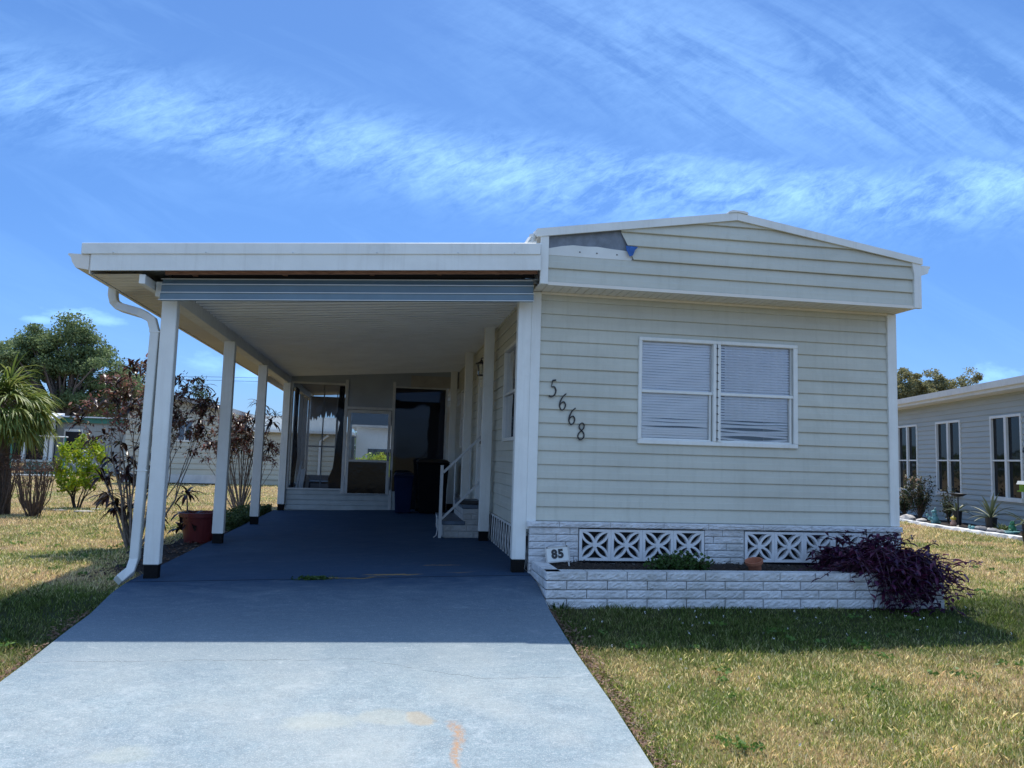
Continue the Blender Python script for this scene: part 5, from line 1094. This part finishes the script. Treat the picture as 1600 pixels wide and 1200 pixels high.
# ------------------------------------------------------------------ far houses on the left
M_cream = mat('cream_siding', (.50, .49, .40), .6, .05, 2); M_grnh = mat('grey_board_wall', (.36, .38, .36), .7, .1, 3, stretch=(9, 9, .3)); M_teal = mat('teal_trim', (.04, .22, .17), .5, .1); M_roofw = mat('white_metal_roof', (.70, .72, .74), .5, .06, 2)
M_glassn = glassmat('neighbour_glass', (.10, .12, .14), .35, .8)
M_graysid = mat('blue_grey_siding', (.42, .45, .42), .6, .05, 1.5, .05, 150, stretch=(.5, .5, 2)); M_lat = mat('green_lattice', (.10, .26, .20), .6, .1)
def hbox(mb, px0, px1, Y, z0, z1, dep):
    a, b = at(px0, 700, 1, Y)[0], at(px1, 700, 1, Y)[0]; mb.box(a, b, Y, Y+dep, z0, z1); return a, b
# cream house beyond the left lawn
HY = 22.5; t = thing('cream_house', 'cream lap sided mobile home with low grey gable behind the shrubs', 'house', (at(290, 740, 1, HY)[0], HY, -.25))
xa, xb = at(188, 700, 1, HY)[0], at(345, 700, 1, HY)[0]; pk = at(262, 614, 1, HY); le = at(188, 630, 1, HY)[2]; re = at(345, 634, 1, HY)[2]
gl = half((xa, le-.12), (pk[0], pk[2]-.12)); gr_ = half((pk[0], pk[2]-.12), (xb, re-.12))
mb = MB(); lap(mb, xa+.15, xb-.1, .15, pk[2], lambda s, o, z: (s, HY-o, z), .20, .02, clips=(gl, gr_)); mb.prism([(xa+.15, -.1), (xb-.1, -.1), (xb-.1, re-.12), (pk[0], pk[2]-.12), (xa+.15, le-.12)], HY+.01, HY+12); mb.build('wall', M_cream, t)
mb = MB(); mb.prism([(xa, le), (xa, le-.18), (pk[0], pk[2]-.18), (xb, re-.18), (xb, re), (pk[0], pk[2])], HY-.3, HY+12.3); mb.build('roof', mat('grey_gable_roof', (.30, .30, .29), .6), t)
mb = MB(); w0, w1 = at(276, 690, 1, HY)[0], at(301, 690, 1, HY)[0]; za, zb_ = at(285, 690, 1, HY)[2], at(285, 655, 1, HY)[2]; mb.box(w0, w1, HY-.05, HY-.021, za, zb_); wn = mb.build('window', M_white, t); m2 = MB(); m2.box(w0+.06, (w0+w1)/2-.02, HY-.062, HY-.052, za+.06, zb_-.06); m2.box((w0+w1)/2+.02, w1-.06, HY-.062, HY-.052, za+.06, zb_-.06); child(m2, 'pane', mat('far_pane', (.10, .14, .19), .1), wn, t)
mb = MB(); mb.box(xa+.1, xb-.1, HY-.04, HY-.022, -.15, .15); mb.build('skirting', mat('white_skirting', (.6, .6, .58), .7), t)
# low annex with a white eave line running right
x2, x3 = xb-.1, at(543, 700, 1, HY+1)[0]; ez = at(440, 676, 1, HY+1)[2]
mb = MB(); lap(mb, x2, x3, .0, ez-.05, lambda s, o, z: (s, HY+1-o, z), .19, .02); mb.box(x2, x3, HY+1.01, HY+7, -.2, ez); mb.build('annex_wall', M_cream, t)
mb = MB(); mb.box(x2-.1, x3+.2, HY+.7, HY+7.3, ez, ez+.10); e2_ = at(440, 650, 1, HY+3.5)[2]; mb.box(x2+.3, x3-.6, HY+3.5, HY+7, ez+.1, e2_); mb.build('annex_roof', M_white2, t)
mb = MB(); dxp = at(500, 700, 1, HY+.95)[0]; mb.tube([(dxp, HY+.9, -.1), (dxp, HY+.9, ez-.3), (dxp+.3, HY+.8, ez-.05)], .05, 6); mb.build('downspout', M_white, t)
# tan house seen through the porch door with a green bush
HY2 = 26; t = thing('tan_house', 'pale tan house seen through the porch door glass', 'house', (at(585, 700, 1, HY2)[0], HY2, -.25)); mb = MB(); a, b = hbox(mb, 556, 640, HY2, -.2, at(585, 668, 1, HY2)[2], 6); mb.build('wall', M_white2, t)
z_ = at(585, 668, 1, HY2)[2]; mb = MB(); mb.prism([(a-.3, z_), (b+.3, z_-.05), (b+.3, z_+.1), ((a+b)/2-.3, z_+.45), (a-.3, z_+.12)], HY2-.4, HY2+6); mb.build('roof', mat('tan_roof', (.42, .38, .32), .7), t); mb = MB(); mb.box(a+.5, a+1.5, HY2-.03, HY2-.005, .5, 1.3); mb.build('window', M_glassd, t)
random.seed(91); gp_ = at(592, 712, 1, 20); t = thing('green_bush', 'bright green rounded bush seen through the porch door glass', 'bush', (gp_[0], 20, -.2)); P = RNG.normal(size=(2600, 3)); P = unit(P)*(RNG.uniform(.3, 1, (2600, 1)))*[1.0, .7, .62]+[gp_[0], 20, .55]; leaf_cloud(P, .10, G_lime, 'leaves', t); mb = MB(); mb.tube([(gp_[0], 20, -.25), (gp_[0], 20, .4)], .06, 6); mb.build('stems', M_twig, t)
# green trimmed house at the far left
GY = 30; t = thing('green_trim_house', 'grey house with white roof, teal trim and a dark screened porch', 'house', (at(110, 740, 1, GY)[0], GY, -.25))
X_ = lambda px, Y=GY: at(px, 700, 1, Y)[0]; Z_ = lambda py, px=100, Y=GY: at(px, py, 1, Y)[2]
mb = MB(); mb.box(X_(86), X_(205), GY, GY+9, -.25, Z_(655)); mb.build('wall', M_grnh, t)
mb = MB(); mb.box(X_(60), X_(97), GY-1.2, GY-.01, -.2, .35); mb.box(X_(60), X_(86), GY-.02, GY+9, -.2, Z_(655)); mb.build('porch_wall', M_lat, t)
mb = MB(); mb.box(X_(20), X_(86), GY-.6, GY+8, .36, Z_(658)); mb.build('porch_screen', M_screend, t); mb = MB(); mb.box(X_(18), X_(87), GY+.5, GY+.6, .3, Z_(658)); mb.build('porch_back', M_dark, t)
for px in (46, 80, 88): m2 = MB(); m2.box(X_(px), X_(px)+.14, GY-.75, GY-.61, .3, Z_(658)); m2.build('porch_post', M_white2, t)
mb = MB(); mb.box(X_(86), X_(212), GY-.12, GY-.02, Z_(660), Z_(651)); mb.build('fascia', M_teal, t)
mb = MB(); mb.hexa([(X_(60), GY-.3, Z_(652)), (X_(212), GY-.3, Z_(652)), (X_(212), GY+9, Z_(652)+.3), (X_(60), GY+9, Z_(652)+.3)], [(X_(60), GY-.3, Z_(650)), (X_(212), GY-.3, Z_(650)), (X_(212), GY+9, Z_(640)), (X_(60), GY+9, Z_(640))]); mb.hexa([(X_(15), GY-1.3, Z_(660)), (X_(97), GY-1.3, Z_(660)), (X_(97), GY, Z_(652)), (X_(15), GY, Z_(652))], [(X_(15), GY-1.3, Z_(656)), (X_(97), GY-1.3, Z_(656)), (X_(97), GY, Z_(646)), (X_(15), GY, Z_(646))]); mb.build('roof', M_roofw, t)
mb = MB(); mb.box(X_(99), X_(128), GY-.08, GY-.01, Z_(712), Z_(670)); wn = mb.build('window', M_white2, t); m2 = MB(); m2.box(X_(102), X_(126), GY-.1, GY-.081, Z_(709), Z_(674)); child(m2, 'pane', M_dark, wn, t)
mb = MB()
for i in range(16): x_ = X_(22)+i*.32; mb.bar((x_, GY-1.24, -.2), (x_+.5, GY-1.24, .33), .05, .02); mb.bar((x_+.5, GY-1.27, -.2), (x_, GY-1.27, .33), .05, .02)
mb.box(X_(20), X_(97), GY-1.32, GY-1.22, .33, .42); mb.build('lattice', mat('pale_lattice', (.45, .52, .5), .6), t)
# rail frame standing in front of it
FY = 17.; t = thing('pipe_rail', 'thin white and green pipe frame standing on the far left lawn', 'fence', (at(70, 743, 1, FY)[0], FY, -.2)); fx = lambda px: at(px, 700, 1, FY)[0]; fz_ = lambda py: at(70, py, 1, FY)[2]
mb = MB(); mb.tube([(fx(36), FY, fz_(681)), (fx(105), FY, fz_(682))], .022, 6); mb.build('rail', M_white2, t); mb = MB(); mb.tube([(fx(14), FY, fz_(743)), (fx(116), FY, fz_(743))], .03, 6); mb.build('rail', M_white2, t)
for px in (18, 101): m2 = MB(); m2.tube([(fx(px), FY, -.25), (fx(px), FY, fz_(681))], .025, 6); m2.build('post', M_teal, t)
# electric pedestal
g = gat(294, 752); t = thing('utility_post', 'weathered grey utility post with meter box on the far lawn', 'utility post', g); k = (g[1]-CAM[1])/FPX
mb = MB(); mb.box(g[0]-8*k, g[0]-2*k, g[1], g[1]+.12, g[2]-.1, g[2]+64*k); mb.box(g[0]+4*k, g[0]+9*k, g[1], g[1]+.12, g[2]-.1, g[2]+50*k); mb.build('post', mat('weathered_wood', (.22, .20, .17), .9, .3, 8), t); mb = MB(); mb.box(g[0]-10*k, g[0]+10*k, g[1]-.15, g[1], g[2]+40*k, g[2]+62*k); mb.build('meter_box', mat('grey_box', (.32, .32, .30), .6), t, bevel=.02)
# power lines
for i, (pa, pb_) in enumerate((((290, 588), (430, 591)), ((290, 593), (430, 597)))):
    a = np.array(at(*pa, 1, 60)); b = np.array(at(*pb_, 1, 60)); d = (b-a); P_ = [tuple(a+d*s) for s in np.linspace(-3.2, 2.2, 24)]; mb = MB(); mb.tube(P_, .018, 4); tag(mb.build('power_line', M_black), ('upper', 'lower')[i]+' of the two power lines behind the left posts', 'cable', 'power lines across the left sky')
# flat stones and mound by the bushes
for i, (px, py, w_, lab) in enumerate(((92, 799, .3, 'flat pale stone left of the lime bush base'), (132, 801, .42, 'long flat pale slab in front of the lime bush'), (150, 797, .25, 'small flat pale stone right of the lime bush'))):
    g = gat(px, py); mb = MB(); mb.ball((g[0], g[1], g[2]+.02), w_*.5, 10, (1, .55, .12), .12); tag(mb.build('flat_stone', mat('pale_stone', (.42, .40, .36), .9), smooth=True), lab, 'stone', 'flat stones by the lime bush')
g = gat(157, 790); mb = MB(); mb.tube([(g[0]-.08, g[1], g[2]-.05), (g[0], g[1], g[2]+.10), (g[0]+.13, g[1], g[2]+.26)], [.10, .085, .07], 9); tag(mb.build('tree_stump', M_bark), 'short leaning dark stump right of the lime bush', 'stump')

# ------------------------------------------------------------------ grey neighbour house on the right
WQ = NBQ+nn_*1.25; WQ[2] = 0
def wp(px, py):                              # sight line meets the neighbour's wall: (metres along, height)
    d = ray(px, py); t_ = ((WQ-CAM) @ nn_)/(d @ nn_); p = CAM+d*t_; return float((p-WQ) @ nd_), float(p[2])
def W3(s, o, z): p = WQ+nd_*s-nn_*o; return (p[0], p[1], z)
t = thing('grey_house', 'blue grey lap sided neighbouring house with tall white framed windows', 'house', tuple(W3(3, 0, -.2)))
sA, sB = -7.0, 16.0; zt_ = wp(1500, 626)[1]; print('neighbour eave', wp(1396, 641), wp(1600, 612), 'W', wp(1403, 667), wp(1435, 765), wp(1463, 661), wp(1503, 774), wp(1547, 653), wp(1600, 782))
zt_ = (wp(1396, 641)[1]+wp(1590, 613)[1])/2
HW = []
for (l, r_, tl, bl) in ((1403.5, 1434, 666, 766), (1463, 1501.5, 660, 773), (1548, 1597, 651, 781)): s1, za = wp(l, tl); s0, _ = wp(r_, tl-3); zb_ = wp(l, bl)[1]; HW.append((min(s0, s1), max(s0, s1), zb_, za))
zw0 = sum(h[2] for h in HW)/3; zw1 = sum(h[3] for h in HW)/3; HW = [(a, b, zw0, zw1) for a, b, c, d in HW]
mb = MB(); lap(mb, sA, sB, -.2, zt_, W3, .125, .018, holes=HW); mb.build('wall', M_graysid, t)
mb = MB(); mb.add([W3(sA, -4, -.2), W3(sB, -4, -.2), W3(sB, -4, zt_), W3(sA, -4, zt_), W3(sA, -.01, -.2), W3(sA, -.01, zt_), W3(sB, -.01, -.2), W3(sB, -.01, zt_)], [(0, 1, 2, 3), (0, 3, 5, 4), (1, 6, 7, 2)]); mb.build('rear_wall', M_graysid, t)
zf = wp(1396, 630)[1]; zf = zt_+.20
mb = MB(); mb.hexa([W3(sA-.2, .42, zt_-.005), W3(sB+.2, .42, zt_-.005), W3(sB+.2, -4.2, zt_-.005), W3(sA-.2, -4.2, zt_-.005)], [W3(sA-.2, .42, zf), W3(sB+.2, .42, zf), W3(sB+.2, -4.2, zf+.45), W3(sA-.2, -4.2, zf+.45)]); mb.build('roof', M_white2, t)
mb = MB(); mb.hexa([W3(sA-.2, .50, zf-.13), W3(sB+.2, .50, zf-.13), W3(sB+.2, .424, zf-.13), W3(sA-.2, .424, zf-.13)], [W3(sA-.2, .52, zf+.01), W3(sB+.2, .52, zf+.01), W3(sB+.2, .424, zf+.01), W3(sA-.2, .424, zf+.01)]); mb.build('gutter', M_white, t)
for (a, b, c, d) in HW:
    mb = MB(); w_ = .055
    def wb(m_, s0, s1, z0, z1, o0=-.02, o1=.035): m_.hexa([W3(s0, o0, z0), W3(s1, o0, z0), W3(s1, o1, z0), W3(s0, o1, z0)], [W3(s0, o0, z1), W3(s1, o0, z1), W3(s1, o1, z1), W3(s0, o1, z1)])
    wb(mb, a, b, d-w_, d); wb(mb, a, b, c, c+.09, -.02, .06); wb(mb, a, a+w_, c+.09, d-w_); wb(mb, b-w_, b, c+.09, d-w_); m_ = (a+b)/2; wb(mb, m_-.045, m_+.045, c+.09, d-w_); zz_ = c+(d-c)*.47; wb(mb, a+w_, m_-.045, zz_-.018, zz_+.018, -.02, .02); wb(mb, m_+.045, b-w_, zz_-.018, zz_+.018, -.02, .02)
    wn = mb.build('window', M_white, t)
    for q0, q1 in ((a+w_, m_-.045), (m_+.045, b-w_)): m2 = MB(); wb(m2, q0, q1, c+.09, d-w_, -.03, -.026); child(m2, 'pane', M_glassn, wn, t); m3 = MB(); wb(m3, q0, q0+.13, c+.09, d-w_, -.10, -.09); child(m3, 'curtain', M_screend, wn, t)
    m3 = MB(); wb(m3, a, b, c, d, -.3, -.29); child(m3, 'blackout', M_dark, wn, t)
# garden bed along it
def bedpt(s, o): p = WQ+nd_*s-nn_*o; return p[0], p[1]
V, F = [], []; S_ = np.linspace(-5, 15, 80)
for s in S_:
    for o in (.0, .4, .8, 1.18): x_, y_ = bedpt(s, o); V.append((x_, y_, gz_(x_, y_)+.03+random.uniform(-.01, .02)))
for i in range(79):
    for j in range(3): A = i*4+j; F.append((A, A+1, A+5, A+4))
tag(npmesh('garden_bed', V, F, M_mulch), kind='structure')
random.seed(95); V, F = [], []
mb = MB()
for s in S_:
    x_, y_ = bedpt(s, 1.27); mb.ball((x_+random.uniform(-.03, .03), y_+random.uniform(-.03, .03), gz_(x_, y_)+.03), .16, 8, (.9, .9, .32), .15)
pe = [(*bedpt(s, 1.27+.03*math.sin(s*2)), gz_(*bedpt(s, 1.27))+.035) for s in np.linspace(-5, 15, 120)]
mb = MB(); mb.sweep(pe, [(-.14, -.06), (.14, -.06), (.12, .02), (-.12, .03)], (0, 0, 1)); mb.v = [(a+random.uniform(-.02, .02), b+random.uniform(-.02, .02), c+random.uniform(-.01, .012)) for a, b, c in mb.v]
tag(mb.build('white_edging', mat('white_edging_stone', (.75, .76, .76), .8, .1, 8)), kind='structure')
def bp(px, py, o):                            # a point in the bed, o metres out from the wall
    d = ray(px, py); q = WQ-nn_*o; t_ = ((q-CAM) @ nn_)/(d @ nn_); p = CAM+d*t_; return np.array([p[0], p[1], gz_(p[0], p[1])+.03])
K = lambda p: float((p-CAM) @ CF)/FPX
# rocks
random.seed(96); M_rock = mat('grey_rock', (.30, .30, .31), .9, .25, 6, .5, 30); M_rockp = mat('pale_rock', (.58, .55, .52), .9, .15, 6, .4, 30)
for i, (px, py, w_, o, m_, lab) in enumerate(((1418, 812, 26, 1.15, M_rockp, 'large pale flat rock at the left end of the bed'), (1440, 812, 16, 1.0, M_rockp, 'white rounded rock behind the teal dragon'), (1533, 833, 22, .95, M_rock, 'grey rock left in the pile by the agave pot'), (1552, 836, 20, .95, M_rock, 'grey rock in the middle of the pile'), (1566, 839, 18, .95, M_rock, 'dark grey rock right in the pile'), (1545, 828, 14, .8, M_rockp, 'pale rock topmost on the pile'), (1560, 832, 12, .8, M_rockp, 'small pinkish rock on the pile'))):
    p = bp(px, py, o); r_ = w_*K(p)*.5; mb = MB(); mb.ball((p[0], p[1], p[2]+r_*.25), r_, 10, (1, .8, .5), .14); tag(mb.build('rock', m_), lab, 'rock', 'rocks in the garden bed')
# roses
def rose(px, py, top, wid, lab, sd, flowers=True, n=26):
    random.seed(sd); p = bp(px, py, .6); k = K(p); H = (py-top)*k; W_ = wid*k; t = thing('rose_bush', lab, 'bush', p, 'rose bushes by the grey wall'); mb = MB(); P = []; Q = []
    for i in range(n):
        a = random.uniform(0, 6.283); r_ = random.random()*W_*.5; h = H*random.uniform(.45, 1); e = Vector((p[0]+math.cos(a)*r_, p[1]+math.sin(a)*min(r_, .45), p[2]+h)); b = Vector(p); mb.tube([b, b.lerp(e, .5)+Vector((random.uniform(-.1, .1), 0, .05)), e], [.009, .007, .004], 5, cap=False)
        for s_ in (.45, .6, .75, .9, 1): P.append(np.array(b.lerp(e, s_))+RNG.normal(size=(11, 3))*.05)
        if random.random() < .5: Q.append(np.array(e)+RNG.normal(size=(7, 3))*.018)
    mb.build('stems', M_twig, t); leaf_cloud(np.concatenate(P), .05, leafmat('rose_leaves', [(.02, .035, .015), (.05, .08, .03), (.09, .05, .03)], .5, .3), 'leaves', t, .65)
    if flowers and Q: leaf_cloud(np.concatenate(Q), .05, leafmat('rose_petals', [(.6, .5, .42), (.65, .6, .35), (.6, .35, .3)], .6, .3), 'flowers', t, .9)
rose(1414, 808, 762, 34, 'pale flowered rose bush by the leftmost grey house window', 101); rose(1438, 812, 745, 46, 'taller cream flowered rose bush left of the teal dragon', 102, True, 34); rose(1482, 808, 752, 30, 'thin rose bush by the second window with few leaves', 103, False, 10)
# agave and pots
def pot_plant(px, py, potw, poth, lab, sd, leaves, L, o=.6, m=M_black):
    random.seed(sd); p = bp(px, py, o); k = K(p); r_ = potw*k/2; h = poth*k; t = thing('potted_agave', lab, 'potted plant', p, 'black pots with spiky plants'); mb = MB(); mb.lathe(p, [(0, 0), (r_*.78, 0), (r_, h), (r_*1.08, h), (r_*1.08, h*.93), (r_*.95, h*.93), (0, h*.9)], 18); mb.build('pot', m, t)
    V, F = [], []
    for i in range(leaves): a = 6.283*i/leaves+random.uniform(-.2, .2); el = random.uniform(.25, 1.35); long_leaves(V, F, (p[0], p[1], p[2]+h*.92), (math.cos(a)*math.cos(el), math.sin(a)*math.cos(el), math.sin(el)), L*random.uniform(.7, 1.1), .055, random.uniform(.2, 1.1), .3, 5)
    npmesh('leaves', V, F, leafmat('agave_leaves', [(.06, .09, .05), (.14, .17, .10), (.20, .22, .12)], .45, .2), t)
pot_plant(1549, 826, 17, 20, 'spiky agave in a black pot below the third grey house window', 111, 17, .62); pot_plant(1496, 822, 14, 22, 'strappy plant in a tall black pot beside the bird bath', 112, 12, .4); pot_plant(1606, 832, 16, 18, 'spiky plant in a pot cut by the right edge', 113, 14, .55)
# bird bath
p = bp(1498, 825, .85); k = K(p); t = thing('bird_bath', 'thin black metal bird bath with a shallow dish before the second window', 'bird bath', p); mb = MB(); H = 46*k; mb.tube([p, p+np.array([0, 0, H])], .014, 8); mb.lathe(p, [(0, 0), (.1, 0), (.02, .04), (0, .04)], 14); mb.build('stand', M_black, t); mb = MB(); mb.lathe(p+np.array([0, 0, H]), [(0, 0), (.10, .02), (.19, .075), (.195, .08), (.18, .078), (.09, .035), (0, .02)], 20); mb.build('dish', M_black, t)
# ornaments
M_tealc = mat('teal_ceramic', (.14, .34, .36), .35, .15, 12); M_yel = mat('yellow_ceramic', (.55, .42, .05), .4, .1); M_pink = mat('flesh_ceramic', (.5, .3, .22), .5); M_grc = mat('green_ceramic', (.04, .20, .10), .35)
p = bp(1461, 824, 1.05); k = K(p); t = thing('dragon_ornament', 'pale teal dragon figurine with raised head beside the rose bush', 'ornament', p); mb = MB(); S = 20*k
for c, r_, q in (((0, 0, .32), .34, (1, .8, 1)), ((-.02, 0, .7), .22, (.9, .8, 1.1)), ((-.05, 0, .98), .17, (1.3, .8, .8)), ((-.22, 0, .97), .10, (1.3, .8, .7)), ((.3, 0, .12), .16, (1.6, .6, .6)), ((-.25, -.1, .12), .14, (1.2, .8, .8)), ((-.62, .05, .72), .13, (1, .6, .7)), ((-.45, .02, .45), .16, (1.1, .6, .9))): mb.ball(np.array(p)+np.array(c)*S, r_*S, 10, q)
mb.tube([np.array(p)+np.array((0, 0, 1.05))*S, np.array(p)+np.array((.06, 0, 1.3))*S], [.06*S, .01], 6); mb.build('body', M_tealc, t, smooth=True)
p = bp(1490, 824, 1.0); k = K(p); t = thing('gnome_ornament', 'small figurine with a yellow hat left of the bird bath', 'ornament', p); S = 15*k; mb = MB(); mb.ball(np.array(p)+[0, 0, .3*S], .34*S, 10, (1, .8, 1)); mb.ball(np.array(p)+[0, 0, .62*S], .22*S, 10); mb.build('body', M_pink, t, smooth=True); mb = MB(); mb.ball(np.array(p)+[0, 0, .88*S], .30*S, 10, (1, 1, .7)); mb.tube([np.array(p)+[0, 0, .9*S], np.array(p)+[0, 0, 1.2*S]], [.22*S, .02*S], 8); mb.build('hat', M_yel, t, smooth=True)
p = bp(1520, 829, 1.1); k = K(p); t = thing('frog_ornament', 'small crouching teal figurine left of the rock pile', 'ornament', p); S = 13*k; mb = MB()
for c, r_, q in (((0, 0, .3), .36, (1.3, .8, .8)), ((-.4, 0, .42), .22, (1, .8, .9)), ((.35, .1, .2), .22, (1, 1, .8)), ((-.35, -.15, .08), .12, (1.5, 1, .6)), ((.3, -.2, .08), .12, (1.5, 1, .6)), ((-.42, .08, .62), .08, (1, 1, 1)), ((-.42, -.08, .62), .08, (1, 1, 1))): mb.ball(np.array(p)+np.array(c)*S, r_*S, 10, q)
mb.build('body', M_tealc, t, smooth=True)
p = bp(1582, 838, 1.1); k = K(p); t = thing('frog_fountain', 'green frog figurine sitting on a teal bowl near the right edge', 'ornament', p); S = 21*k; mb = MB()
for c, r_, q in (((0, 0, .62), .27, (1, .8, 1)), ((0, -.02, .95), .17, (1.1, .9, .8)), ((-.09, -.05, 1.08), .06, (1, 1, 1)), ((.09, -.05, 1.08), .06, (1, 1, 1)), ((-.22, -.05, .46), .12, (1, 1.2, .7)), ((.22, -.05, .46), .12, (1, 1.2, .7))): mb.ball(np.array(p)+np.array(c)*S, r_*S, 10, q)
mb.build('frog', M_grc, t, smooth=True); mb = MB(); mb.lathe(p, [(0, 0), (.30*S, 0), (.22*S, .08*S), (.5*S, .26*S), (.55*S, .36*S), (.48*S, .36*S), (0, .28*S)], 18); mb.build('bowl', M_tealc, t)
# green fern clump and black tub at the right edge
random.seed(97); p = bp(1570, 836, .6); V, F = [], []
for _ in range(90): a = random.uniform(0, 6.283); long_leaves(V, F, p+np.array([random.gauss(0, .05), random.gauss(0, .05), 0]), (math.cos(a)*.6, math.sin(a)*.6, 1), random.uniform(.15, .30), .02, random.uniform(.4, 1.4), .2, 3)
tag(npmesh('fern_clump', V, F, G_mid), 'low green fern clump between the agave pot and frog', 'plant')
p = bp(1549, 812, .9)
# hanging birdhouse on a crook
p = at(1600, 700, 1, 1.5); bz = gz_(p[0], 1.5); t = thing('bird_feeder', 'little green house shaped bird feeder with white roof hanging at the right edge', 'bird feeder', (p[0], 1.5, bz)); pc_ = at(1604, 759, 1, 1.5); k = (1.5-CAM[1])/FPX; q = np.array(pc_)
mb = MB(); mb.box(q[0]-7*k, q[0]+7*k, 1.44, 1.56, q[2]-9*k, q[2]+2*k); mb.box(q[0]-9*k, q[0]+9*k, 1.42, 1.58, q[2]-11*k, q[2]-9*k); mb.build('feeder_box', mat('lime_paint', (.25, .42, .05), .5), t); mb = MB(); mb.prism([(q[0]-9*k, q[2]+2*k), (q[0]+9*k, q[2]+2*k), (q[0]+6*k, q[2]+8*k), (q[0]-6*k, q[2]+8*k)], 1.41, 1.59); mb.build('feeder_roof', M_white, t)
mb = MB(); mb.box(q[0]-4*k, q[0]-.8*k, 1.434, 1.44, q[2]-5*k, q[2]); mb.build('feeder_window', M_white, t)
ph = at(1608, 700, 1, 1.5); mb = MB(); mb.tube([(ph[0]+.06, 1.5, bz-.1), (ph[0]+.06, 1.5, q[2]+60*k), (ph[0]+.03, 1.5, q[2]+70*k), (q[0]-4*k, 1.5, q[2]+66*k), (q[0]-5*k, 1.5, q[2]+58*k)], .008, 6, ); mb.tube([(q[0]-3*k, 1.5, q[2]+62*k), (q[0], 1.5, q[2]+8*k)], .003, 4); mb.build('hook_pole', M_black, t)
p = at(1606, 862, 2, -.2); t = thing('black_planter_tub', 'black tub cut by the right edge of the picture on the lawn', 'tub', (p[0], p[1], -.2)); k = (p[1]-CAM[1])/FPX; mb = MB(); mb.lathe((p[0]+8*k, p[1], gz_(p[0], p[1])), [(0, 0), (11*k, 0), (15*k, 26*k), (16*k, 26*k), (16*k, 24*k), (13*k, 24*k), (0, 22*k)], 20); mb.build('tub_body', M_black, t)
# far-off wood closing the horizon behind the park
nW = 26000; ang = RNG.uniform(-1.45, 1.45, nW); cl_ = np.sin(ang*37)*.8+np.sin(ang*91+1)*.6+np.sin(ang*17+2)*.7; RW = 112+RNG.normal(size=nW)*2.5
hW = 3.6+.8*cl_; zW = -.3+hW*RNG.random(nW)**.6
tag(leaf_cloud(np.stack([RW*np.sin(ang), RW*np.cos(ang), zW], 1), .75, G_oak, 'distant_wood', None, .7), 'low dark line of far woods along the horizon', 'woods', kind='stuff')
